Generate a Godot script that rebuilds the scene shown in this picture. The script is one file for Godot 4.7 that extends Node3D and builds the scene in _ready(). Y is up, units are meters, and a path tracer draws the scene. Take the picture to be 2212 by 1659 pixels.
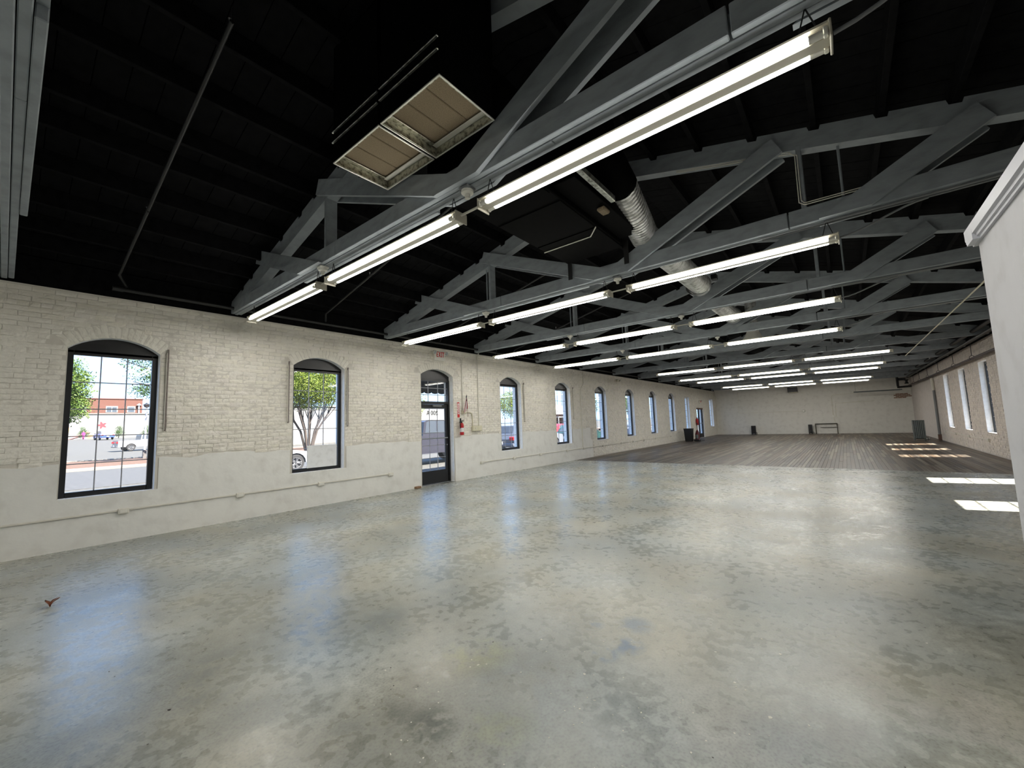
extends Node3D
# A long white-painted brick hall with black roof, grey timber trusses and strip lights.
# x: 0 at the camera, minus towards the window wall; z: minus into the depth; y up; metres.

const XL := -8.38      # inner face of the front (window) wall
const XR := 3.47       # inner face of the rear wall
const ZF := -37.45     # far end wall
const ZB := 6.0        # wall behind the camera
const CX := -2.45      # ridge line
const TOP := 3.6       # top of the painted brickwork

var rng := RandomNumberGenerator.new()
var counts := {}
var M := {}
var T := {}

# ------------------------------------------------------------------ mesh helper
class MB:
	var v := PackedVector3Array()
	var n := PackedVector3Array()
	var uv := PackedVector2Array()
	func tri(a: Vector3, b: Vector3, c: Vector3, hint: Vector3) -> void:
		var nn := (c - a).cross(b - a)
		if nn.length_squared() < 1e-16: return
		nn = nn.normalized()
		if nn.dot(hint) < 0.0:
			nn = -nn
			v.append_array([a, c, b])
		else:
			v.append_array([a, b, c])
		n.append_array([nn, nn, nn])
	func stri(a: Vector3, b: Vector3, c: Vector3, na: Vector3, nb: Vector3, nc: Vector3) -> void:
		var nn := (c - a).cross(b - a)
		if nn.length_squared() < 1e-16: return
		if nn.dot(na + nb + nc) < 0.0:
			v.append_array([a, c, b]); n.append_array([na, nc, nb])
		else:
			v.append_array([a, b, c]); n.append_array([na, nb, nc])
	func quad(a: Vector3, b: Vector3, c: Vector3, d: Vector3, hint: Vector3) -> void:
		tri(a, b, c, hint); tri(a, c, d, hint)
	func squad(a: Vector3, b: Vector3, c: Vector3, d: Vector3, na: Vector3, nb: Vector3, nc: Vector3, nd: Vector3) -> void:
		stri(a, b, c, na, nb, nc); stri(a, c, d, na, nc, nd)
	func box(c: Vector3, s: Vector3, bev := 0.0, bs := Basis()) -> MB:
		var h := s * 0.5
		var bv := minf(bev, minf(h.x, minf(h.y, h.z)) * 0.9)
		var P := func(ax: int, sg: Vector3) -> Vector3:
			var q := Vector3.ZERO
			for i in 3: q[i] = sg[i] * (h[i] - (0.0 if i == ax else bv))
			return c + bs * q
		for ax in 3:
			var a1 := (ax + 1) % 3
			var a2 := (ax + 2) % 3
			for s0 in [-1.0, 1.0]:
				var g := Vector3.ZERO; g[ax] = s0
				var pts := []
				for k in [[-1, -1], [1, -1], [1, 1], [-1, 1]]:
					var q := g; q[a1] = k[0]; q[a2] = k[1]
					pts.append(P.call(ax, q))
				quad(pts[0], pts[1], pts[2], pts[3], bs * g)
			if bv > 0.0:
				for s1 in [-1.0, 1.0]:
					for s2 in [-1.0, 1.0]:
						var q := Vector3.ZERO; q[a1] = s1; q[a2] = s2
						var lo := q; lo[ax] = -1.0
						var hi := q; hi[ax] = 1.0
						quad(P.call(a1, lo), P.call(a1, hi), P.call(a2, hi), P.call(a2, lo), bs * q)
		if bv > 0.0:
			for k in 8:
				var g := Vector3(1 if k & 1 else -1, 1 if k & 2 else -1, 1 if k & 4 else -1)
				tri(P.call(0, g), P.call(1, g), P.call(2, g), bs * g)
		return self
	# polygon in the plane (u, w) from o, extruded along d
	func prism(pts: PackedVector2Array, o: Vector3, u: Vector3, w: Vector3, d: Vector3) -> MB:
		var area := 0.0
		var k := pts.size()
		for i in k: area += pts[i].cross(pts[(i + 1) % k])
		var sg := 1.0 if area > 0.0 else -1.0
		var idx := Geometry2D.triangulate_polygon(pts)
		for i in range(0, idx.size(), 3):
			var a := o + u * pts[idx[i]].x + w * pts[idx[i]].y
			var b := o + u * pts[idx[i + 1]].x + w * pts[idx[i + 1]].y
			var c := o + u * pts[idx[i + 2]].x + w * pts[idx[i + 2]].y
			tri(a, b, c, -d); tri(a + d, b + d, c + d, d)
		for i in k:
			var p := pts[i]; var q := pts[(i + 1) % k]
			var e := (q - p) * sg
			var a := o + u * p.x + w * p.y
			var b := o + u * q.x + w * q.y
			quad(a, b, b + d, a + d, u * e.y - w * e.x)
		return self
	func tube(path: Array, r: float, sides := 8, r1 := -1.0) -> MB:
		var m := path.size()
		var rings := []
		var norms := []
		var ref := Vector3.UP
		for i in m:
			var t: Vector3
			if i == 0: t = path[1] - path[0]
			elif i == m - 1: t = path[m - 1] - path[m - 2]
			else: t = (path[i + 1] - path[i]).normalized() + (path[i] - path[i - 1]).normalized()
			t = t.normalized()
			if i == 0 and absf(t.dot(ref)) > 0.9: ref = Vector3.RIGHT
			var a := (ref - t * ref.dot(t)).normalized()
			ref = a
			var b := t.cross(a)
			var rr := r if r1 < 0.0 else lerpf(r, r1, float(i) / (m - 1))
			var ring := PackedVector3Array(); var nr := PackedVector3Array()
			for j in sides:
				var an := TAU * j / sides
				var dr := a * cos(an) + b * sin(an)
				ring.append(path[i] + dr * rr); nr.append(dr)
			rings.append(ring); norms.append(nr)
		for i in m - 1:
			for j in sides:
				var k := (j + 1) % sides
				squad(rings[i][j], rings[i][k], rings[i + 1][k], rings[i + 1][j], norms[i][j], norms[i][k], norms[i + 1][k], norms[i + 1][j])
		for e in [0, m - 1]:
			var dirv: Vector3 = (path[0] - path[1]) if e == 0 else (path[m - 1] - path[m - 2])
			for j in range(1, sides - 1):
				tri(rings[e][0], rings[e][j], rings[e][j + 1], dirv)
		return self
	# profile of Vector2(radius, height) turned round y, then placed by xf
	func lathe(prof: Array, xf := Transform3D(), sides := 16) -> MB:
		for i in prof.size() - 1:
			var p: Vector2 = prof[i]; var q: Vector2 = prof[i + 1]
			var e := q - p
			var nn := Vector2(e.y, -e.x).normalized()
			for j in sides:
				var a0 := TAU * j / sides; var a1 := TAU * (j + 1) / sides
				var d0 := Vector3(cos(a0), 0, sin(a0)); var d1 := Vector3(cos(a1), 0, sin(a1))
				var n0 := xf.basis * (d0 * nn.x + Vector3.UP * nn.y); var n1 := xf.basis * (d1 * nn.x + Vector3.UP * nn.y)
				squad(xf * (d0 * p.x + Vector3.UP * p.y), xf * (d1 * p.x + Vector3.UP * p.y), xf * (d1 * q.x + Vector3.UP * q.y), xf * (d0 * q.x + Vector3.UP * q.y), n0, n1, n1, n0)
		return self
	func done() -> ArrayMesh:
		var a := []
		a.resize(Mesh.ARRAY_MAX)
		a[Mesh.ARRAY_VERTEX] = v
		a[Mesh.ARRAY_NORMAL] = n
		if uv.size() == v.size(): a[Mesh.ARRAY_TEX_UV] = uv
		var m := ArrayMesh.new()
		m.add_surface_from_arrays(Mesh.PRIMITIVE_TRIANGLES, a)
		return m

# ------------------------------------------------------------------ node helpers
func numbered(called: String) -> String:
	if counts.has(called):
		counts[called] += 1
		return "%s_%03d" % [called, counts[called]]
	counts[called] = 0
	return called

func tag(o: Node3D, label: String, category: String, group := "") -> Node3D:
	o.set_meta("label", label); o.set_meta("category", category)
	if group: o.set_meta("group", group)
	return o

func thing(called: String, label: String, category: String, at := Vector3.ZERO, group := "", turn := 0.0) -> Node3D:
	var o := Node3D.new()
	o.name = numbered(called)
	add_child(o)
	o.position = at; o.rotation.y = turn
	tag(o, label, category, group)
	return o

func put(called: String, mesh, mat: Material, parent: Node3D, at := Vector3.ZERO, bs := Basis()) -> MeshInstance3D:
	var o := MeshInstance3D.new()
	o.mesh = mesh.done() if mesh is MB else mesh
	o.material_override = mat
	o.transform = Transform3D(bs, at)
	o.name = called if parent != self else numbered(called)
	parent.add_child(o, true)
	return o

func solo(called: String, label: String, category: String, mesh, mat: Material, at := Vector3.ZERO, group := "") -> MeshInstance3D:
	var o := put(called, mesh, mat, self, at)
	tag(o, label, category, group)
	return o

func struct(called: String, mesh, mat: Material, at := Vector3.ZERO) -> MeshInstance3D:
	var o := MeshInstance3D.new()
	o.mesh = mesh.done() if mesh is MB else mesh
	o.material_override = mat
	o.position = at
	o.name = called
	add_child(o)
	o.set_meta("kind", "structure")
	return o

func many(called: String, mesh: Mesh, mat: Material, xfs: Array, cols: Array, parent: Node3D) -> MultiMeshInstance3D:
	var mm := MultiMesh.new()
	mm.transform_format = MultiMesh.TRANSFORM_3D
	mm.use_colors = cols.size() > 0
	mm.mesh = mesh
	mm.instance_count = xfs.size()
	for i in xfs.size():
		mm.set_instance_transform(i, xfs[i])
		if cols.size() > 0: mm.set_instance_color(i, cols[i])
	var o := MultiMeshInstance3D.new()
	o.multimesh = mm
	o.material_override = mat
	o.name = called if parent != self else numbered(called)
	parent.add_child(o, true)
	o.set_meta("kind", "stuff")
	return o

# ------------------------------------------------------------------ materials
func noise_tex(key: String, freq: float, stops: Array, size := 512, oct := 4, normal := 0.0, seed_ := 1, warp := 0.0) -> NoiseTexture2D:
	var f := FastNoiseLite.new()
	f.seed = seed_; f.frequency = freq; f.fractal_octaves = oct
	f.noise_type = FastNoiseLite.TYPE_SIMPLEX_SMOOTH
	if warp > 0.0:
		f.domain_warp_enabled = true; f.domain_warp_amplitude = warp
	var t := NoiseTexture2D.new()
	t.width = size; t.height = size; t.seamless = true; t.noise = f
	if normal > 0.0:
		t.as_normal_map = true; t.bump_strength = normal
	elif stops.size() > 0:
		var g := Gradient.new()
		g.offsets = PackedFloat32Array(stops.map(func(s): return s[0]))
		g.colors = PackedColorArray(stops.map(func(s): return s[1]))
		t.color_ramp = g
	T[key] = t
	return t

func mat(key: String, c: Color, rough := 0.6, metal := 0.0, tex := "", scale := Vector3.ONE, norm := "", nscale := 1.0) -> StandardMaterial3D:
	if M.has(key): return M[key]
	var m := StandardMaterial3D.new()
	m.resource_name = key
	m.albedo_color = c; m.roughness = rough; m.metallic = metal
	if tex != "" or norm != "":
		m.uv1_triplanar = true; m.uv1_world_triplanar = true; m.uv1_scale = scale
	if tex != "": m.albedo_texture = T[tex]
	if norm != "":
		m.normal_enabled = true; m.normal_texture = T[norm]; m.normal_scale = nscale
	M[key] = m
	return m

func rgb8(r: int, g: int, b: int) -> Color:
	return Color(r / 255.0, g / 255.0, b / 255.0)

func make_materials() -> void:
	var w := Color.WHITE
	noise_tex("mottle", 0.012, [[0.0, Color(0.93, 0.925, 0.92)], [0.45, Color(0.985, 0.985, 0.985)], [1.0, w]], 512, 5, 0.0, 3)
	noise_tex("rough_n", 0.03, [], 512, 4, 3.0, 5)
	noise_tex("grain", 0.02, [[0.0, Color(0.62, 0.62, 0.62)], [0.5, Color(0.9, 0.9, 0.9)], [1.0, w]], 512, 5, 0.0, 7)
	noise_tex("paint", 0.01, [[0.0, Color(0.86, 0.86, 0.86)], [0.5, Color(0.95, 0.95, 0.95)], [1.0, w]], 512, 5, 0.0, 9, 20.0)
	noise_tex("asphalt", 0.03, [[0.0, Color(0.7, 0.7, 0.7)], [1.0, w]], 512, 5, 0.0, 11)
	noise_tex("fabric", 0.05, [[0.0, Color(0.72, 0.7, 0.66)], [0.5, Color(0.93, 0.92, 0.9)], [1.0, w]], 512, 4, 0.0, 13)
	noise_tex("metalstain", 0.02, [[0.0, Color(0.35, 0.34, 0.32)], [0.45, Color(0.85, 0.85, 0.83)], [1.0, w]], 512, 5, 0.0, 17)
	mat("wall_paint", rgb8(212, 207, 196), 0.55, 0.0, "mottle", Vector3.ONE * 0.55, "rough_n", 0.35)
	mat("brick_paint", rgb8(236, 232, 221), 0.5, 0.0, "mottle", Vector3.ONE * 0.55, "rough_n", 0.5)
	M.brick_paint.vertex_color_use_as_albedo = true
	M.brick_paint.normal_scale = 1.1
	mat("rear_brick", rgb8(236, 226, 216), 0.6, 0.0, "paint", Vector3.ONE * 0.8, "rough_n", 0.5)
	M.rear_brick.vertex_color_use_as_albedo = true
	mat("plaster", rgb8(233, 232, 226), 0.5, 0.0, "mottle", Vector3.ONE * 0.4, "rough_n", 0.2)
	mat("far_paint", rgb8(222, 219, 210), 0.6, 0.0, "mottle", Vector3.ONE * 0.4, "rough_n", 0.3)
	mat("rear_paint", rgb8(206, 197, 189), 0.6, 0.0, "mottle", Vector3.ONE * 0.4, "rough_n", 0.3)
	mat("reveal_paint", rgb8(249, 249, 247), 0.5, 0.0, "mottle", Vector3.ONE * 1.2, "rough_n", 0.5)
	mat("drywall", rgb8(198, 198, 201), 0.7, 0.0, "mottle", Vector3.ONE * 0.5)
	mat("cap_trim", rgb8(196, 197, 204), 0.45)
	mat("roof_black", rgb8(22, 22, 23), 0.85, 0.0, "grain", Vector3.ONE * 0.7)
	M.roof_black.metallic_specular = 0.15
	mat("pipe_black", rgb8(22, 22, 22), 0.5)
	mat("truss_grey", rgb8(152, 159, 164), 0.6, 0.0, "paint", Vector3(0.7, 1.6, 0.7), "rough_n", 0.25)
	mat("frame_black", rgb8(24, 24, 25), 0.35)
	mat("muntin", rgb8(150, 150, 154), 0.4)
	mat("white_enamel", rgb8(196, 191, 176), 0.35)
	mat("white_plastic", rgb8(226, 224, 214), 0.4)
	mat("cream_metal", rgb8(208, 203, 178), 0.45)
	mat("conduit", rgb8(216, 212, 200), 0.5)
	mat("grey_conduit", rgb8(120, 122, 124), 0.45)
	mat("steel", rgb8(170, 172, 172), 0.35, 0.9)
	mat("galv", rgb8(188, 190, 186), 0.35, 0.85, "metalstain", Vector3.ONE * 1.2)
	mat("galv_strip", rgb8(200, 198, 184), 0.3, 0.8, "metalstain", Vector3.ONE * 2.0)
	mat("flex_silver", rgb8(222, 223, 225), 0.4, 0.6, "metalstain", Vector3.ONE * 0.8)
	mat("filter", rgb8(138, 124, 102), 0.9, 0.0, "fabric", Vector3(4, 4, 4))
	mat("duct_black", rgb8(9, 9, 9), 0.7, 0.0, "grain", Vector3.ONE * 0.9)
	M.duct_black.metallic_specular = 0.12
	mat("rust", rgb8(108, 84, 74), 0.7, 0.0, "paint", Vector3.ONE * 3)
	mat("rust_dark", rgb8(58, 43, 40), 0.6, 0.0, "paint", Vector3.ONE * 3)
	mat("galv_bright", rgb8(214, 213, 204), 0.35, 0.5)
	mat("slot_steel", rgb8(128, 118, 112), 0.6, 0.0, "paint", Vector3.ONE * 3)
	mat("red_paint", rgb8(178, 26, 34), 0.35)
	mat("red_sign", rgb8(206, 40, 40), 0.5)
	mat("black_plastic", rgb8(18, 18, 18), 0.45)
	mat("label_white", rgb8(226, 224, 222), 0.5)
	mat("wood_block", rgb8(150, 118, 88), 0.7, 0.0, "grain", Vector3.ONE * 4)
	mat("leaf_dry", rgb8(112, 62, 36), 0.8)
	mat("chip_white", rgb8(222, 219, 206), 0.7)
	mat("chip_dark", rgb8(50, 44, 38), 0.8)
	mat("cast_black", rgb8(26, 23, 24), 0.45)
	mat("cast_grey", rgb8(104, 110, 108), 0.5, 0.0, "paint", Vector3.ONE * 2)
	mat("bare_brick", rgb8(150, 118, 98), 0.85, 0.0, "paint", Vector3.ONE * 3)
	mat("board_grey", rgb8(236, 237, 237), 0.6, 0.0, "mottle", Vector3.ONE * 1.0)
	mat("table_frame", rgb8(66, 62, 50), 0.4)
	mat("asphalt", rgb8(80, 79, 75), 0.9, 0.0, "asphalt", Vector3.ONE * 0.35)
	mat("road", rgb8(71, 71, 71), 0.9, 0.0, "asphalt", Vector3.ONE * 0.35)
	mat("kerb", rgb8(105, 100, 92), 0.8)
	mat("mulch", rgb8(92, 66, 48), 0.9, 0.0, "grain", Vector3.ONE * 0.8)
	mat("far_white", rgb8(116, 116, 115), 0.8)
	mat("red_brick", rgb8(85, 51, 41), 0.85, 0.0, "paint", Vector3(0.6, 2.4, 0.6))
	mat("win_dark", rgb8(60, 66, 74), 0.2)
	mat("bark", rgb8(69, 59, 54), 0.9, 0.0, "grain", Vector3.ONE * 2)
	mat("tyre", rgb8(32, 32, 34), 0.8)
	mat("rim_metal", rgb8(115, 116, 120), 0.3, 0.6)
	mat("pole_white", rgb8(185, 185, 185), 0.5)
	mat("pole_dark", rgb8(80, 76, 74), 0.6)
	mat("pink", rgb8(184, 49, 131), 0.8)
	mat("skin", rgb8(150, 100, 76), 0.6)
	mat("hair", rgb8(30, 24, 22), 0.8)
	mat("awning", rgb8(34, 34, 38), 0.8)
	mat("tail_red", rgb8(200, 24, 30), 0.3)
	mat("amber", rgb8(236, 120, 40), 0.3)
	mat("smoke_red", rgb8(206, 60, 60), 0.8)
	mat("mural_pink", rgb8(194, 123, 123), 0.8)
	mat("mural_red", rgb8(175, 41, 49), 0.8)
	mat("mural_orange", rgb8(197, 139, 90), 0.8)
	mat("paper", rgb8(235, 235, 232), 0.8)
	var gl := StandardMaterial3D.new()
	gl.resource_name = "glass"
	gl.transparency = BaseMaterial3D.TRANSPARENCY_ALPHA
	gl.albedo_color = Color(0.95, 0.98, 1.0, 0.04); gl.roughness = 0.02
	M.glass = gl
	var em := mat("tube_glow", rgb8(250, 250, 240), 0.4)
	em.emission_enabled = true; em.emission = Color(1.0, 0.99, 0.96); em.emission_energy_multiplier = 15.0
	for p in [["leaf_green", rgb8(82, 104, 36)], ["leaf_dark", rgb8(62, 88, 40)], ["leaf_lime", rgb8(108, 122, 38)]]:
		var lm := mat(p[0], p[1], 0.6)
		lm.backlight_enabled = true; lm.backlight = Color(0.5, 0.6, 0.12)
		lm.vertex_color_use_as_albedo = true
	var i := 0
	for c in [[88, 75, 61], [116, 104, 89], [64, 53, 43], [132, 122, 107], [96, 78, 61], [78, 70, 61]]:
		var wm := mat("board%d" % i, rgb8(c[0], c[1], c[2]), 0.42, 0.0, "grain", Vector3(9, 9, 0.9), "rough_n", 0.2)
		wm.resource_name = "worn_floor_board"
		i += 1

# ------------------------------------------------------------------ the start
func _ready() -> void:
	rng.seed = 20240607
	set_camera()
	set_light()
	make_materials()
	build_shell()
	build_floor()
	build_roof()
	build_openings()
	build_trusses()
	build_strip_lights()
	build_ducts()
	build_pipes()
	build_front_wall_fittings()
	build_far_end()
	build_floor_bits()
	build_outside()

func set_camera() -> void:
	var yaw := deg_to_rad(-38.8776); var pitch := deg_to_rad(5.5441); var roll := deg_to_rad(-2.0277)
	var fwd := Vector3(sin(yaw) * cos(pitch), sin(pitch), -cos(yaw) * cos(pitch))
	var right := Vector3(cos(yaw), 0, sin(yaw))
	var up := right.cross(fwd)
	var r2 := right * cos(roll) + up * sin(roll)
	var u2 := -right * sin(roll) + up * cos(roll)
	var cam := Camera3D.new()
	cam.name = "camera"
	cam.fov = rad_to_deg(2.0 * atan(829.5 / 886.23))
	cam.near = 0.05; cam.far = 600.0
	cam.transform = Transform3D(Basis(r2, u2, -fwd), Vector3(0, 1.5, 0))
	add_child(cam)
	cam.current = true

const LAMP := 2.5     # energy of one 8 ft fitting
const SUN := 12.0

func set_light() -> void:
	var env := Environment.new()
	env.tonemap_mode = Environment.TONE_MAPPER_LINEAR
	env.tonemap_exposure = 1.0
	env.background_mode = Environment.BG_SKY
	var sk := ProceduralSkyMaterial.new()
	sk.sky_top_color = Color(0.52, 0.68, 0.92)
	sk.sky_horizon_color = Color(0.7, 0.83, 0.96)
	sk.ground_bottom_color = Color(0.5, 0.48, 0.45)
	sk.ground_horizon_color = Color(0.6, 0.6, 0.58)
	sk.sky_curve = 0.2
	sk.sky_energy_multiplier = 1.65
	sk.ground_energy_multiplier = 1.0
	var sky := Sky.new()
	sky.sky_material = sk
	env.sky = sky
	env.sdfgi_enabled = true; env.ssao_enabled = true; env.ssil_enabled = true
	var we := WorldEnvironment.new()
	we.name = "world_environment"
	we.environment = env
	add_child(we)
	var sun := DirectionalLight3D.new()
	sun.name = "sun"
	sun.basis = Basis.looking_at(Vector3(-0.647, -0.742, 0.174))
	sun.light_energy = SUN
	sun.light_color = Color(1.0, 0.975, 0.93)
	sun.light_angular_distance = 0.5
	sun.sky_mode = DirectionalLight3D.SKY_MODE_LIGHT_ONLY
	sun.shadow_enabled = true
	add_child(sun)

# ------------------------------------------------------------------ walls, bricks
# openings: centre z, half width, sill, spring of the arch, rise of the arch, kind
const FRONT := [
	[5.13, 0.52, 0.69, 2.79, 0.19, "arch"], [2.06, 0.52, 0.69, 2.79, 0.19, "arch"],
	[-1.01, 0.5, 0.69, 2.79, 0.19, "arch"], [-4.075, 0.53, 0.69, 2.81, 0.19, "arch"], [-7.225, 0.55, 0.0, 2.86, 0.16, "door"],
	[-10.315, 0.53, 0.67, 2.81, 0.2, "arch"], [-13.48, 0.53, 0.67, 2.81, 0.2, "arch"], [-16.63, 0.53, 0.68, 2.81, 0.21, "arch"],
	[-19.78, 0.52, 0.69, 2.81, 0.21, "arch"], [-22.97, 0.53, 0.69, 2.83, 0.22, "arch"], [-26.2, 0.55, 0.69, 2.83, 0.22, "arch"],
	[-29.42, 0.49, 0.7, 2.9, 0.0, "flat"], [-32.5, 0.92, 0.0, 2.19, 0.0, "door"], [-35.87, 0.54, 0.72, 2.92, 0.0, "flat"]]
const REAR := [
	[-10.1, 0.5, 0.7, 2.95, 0.0, "flat"], [-13.1, 0.5, 0.7, 2.95, 0.0, "flat"], [-19.3, 0.52, 0.7, 2.95, 0.0, "flat"],
	[-22.35, 0.53, 0.7, 2.95, 0.0, "flat"], [-25.45, 0.53, 0.7, 2.95, 0.0, "flat"]]

func arch_y(o: Array, dz: float) -> float:
	if o[4] <= 0.0: return o[3]
	var r: float = (o[1] * o[1] + o[4] * o[4]) / (2.0 * o[4])
	return o[3] + o[4] - r + sqrt(maxf(0.0, r * r - dz * dz))

func side_wall(called: String, side: float, ops: Array, m: Material, thick := 0.36) -> MeshInstance3D:
	var x0 := XL if side < 0 else XR
	var x1 := x0 + side * thick
	var mb := MB.new(); var rv := MB.new()
	var inn := Vector3(-side, 0, 0); var outw := Vector3(side, 0, 0)
	var panel := func(za: float, zb: float, ya0: float, ya1: float, yb0: float, yb1: float) -> void:
		for e in [[x0, inn], [x1, outw]]:
			mb.quad(Vector3(e[0], ya0, za), Vector3(e[0], yb0, zb), Vector3(e[0], yb1, zb), Vector3(e[0], ya1, za), e[1])
	var z := ZB + 0.36
	for o in ops:
		panel.call(z, o[0] + o[1], 0.0, TOP, 0.0, TOP)
		z = o[0] - o[1]
		if o[2] > 0.0: panel.call(o[0] + o[1], z, 0.0, o[2], 0.0, o[2])
		var nseg := 14 if o[4] > 0.0 else 1
		for i in nseg:
			var d0: float = o[1] - 2.0 * o[1] * i / nseg
			var d1: float = o[1] - 2.0 * o[1] * (i + 1) / nseg
			var y0 := arch_y(o, d0); var y1 := arch_y(o, d1)
			panel.call(o[0] + d0, o[0] + d1, y0, TOP, y1, TOP)
			rv.quad(Vector3(x0, y0, o[0] + d0), Vector3(x0, y1, o[0] + d1), Vector3(x1, y1, o[0] + d1), Vector3(x1, y0, o[0] + d0), Vector3.DOWN)
		for sg in [-1.0, 1.0]:
			var zz: float = o[0] + sg * o[1]
			rv.quad(Vector3(x0, o[2], zz), Vector3(x1, o[2], zz), Vector3(x1, o[3], zz), Vector3(x0, o[3], zz), Vector3(0, 0, -sg))
		rv.quad(Vector3(x0, o[2], o[0] - o[1]), Vector3(x0, o[2], o[0] + o[1]), Vector3(x1, o[2], o[0] + o[1]), Vector3(x1, o[2], o[0] - o[1]), Vector3.UP)
	panel.call(z, ZF - 0.36, 0.0, TOP, 0.0, TOP)
	mb.quad(Vector3(x0, TOP, ZB + 0.36), Vector3(x1, TOP, ZB + 0.36), Vector3(x1, TOP, ZF - 0.36), Vector3(x0, TOP, ZF - 0.36), Vector3.UP)
	var w := struct(called, mb, m)
	put("reveal", rv, M.reveal_paint, w)
	return w

func brick_mesh(k: int) -> ArrayMesh:
	var r := RandomNumberGenerator.new(); r.seed = 100 + k
	var L := 0.194; var H := 0.058
	var g := []
	for i in 5:
		var row := []
		for j in 3:
			var zz := L * (0.5 - i / 4.0); var yy := H * (j / 2.0 - 0.5)
			var edge := i == 0 or i == 4 or j == 0 or j == 2
			var xx := (-0.004 if edge else 0.0) + r.randf_range(-0.0015, 0.0015)
			if edge: zz += r.randf_range(-0.003, 0.003); yy += r.randf_range(-0.003, 0.003)
			row.append(Vector3(xx, yy, zz))
		g.append(row)
	var mb := MB.new()
	for i in 4:
		for j in 2:
			mb.quad(g[i][j], g[i + 1][j], g[i + 1][j + 1], g[i][j + 1], Vector3.RIGHT)
	var rim := []
	for i in 5: rim.append(g[i][0])
	rim.append(g[4][1])
	for i in 5: rim.append(g[4 - i][2])
	rim.append(g[0][1])
	for i in rim.size():
		var a: Vector3 = rim[i]; var b: Vector3 = rim[(i + 1) % rim.size()]
		var a2 := Vector3(-0.02, a.y * 1.06, a.z * 1.02); var b2 := Vector3(-0.02, b.y * 1.06, b.z * 1.02)
		mb.quad(a, b, b2, a2, (a + b) * Vector3(0, 1, 1) + Vector3(0.01, 0, 0))
	return mb.done()

var brick_shapes := []

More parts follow.
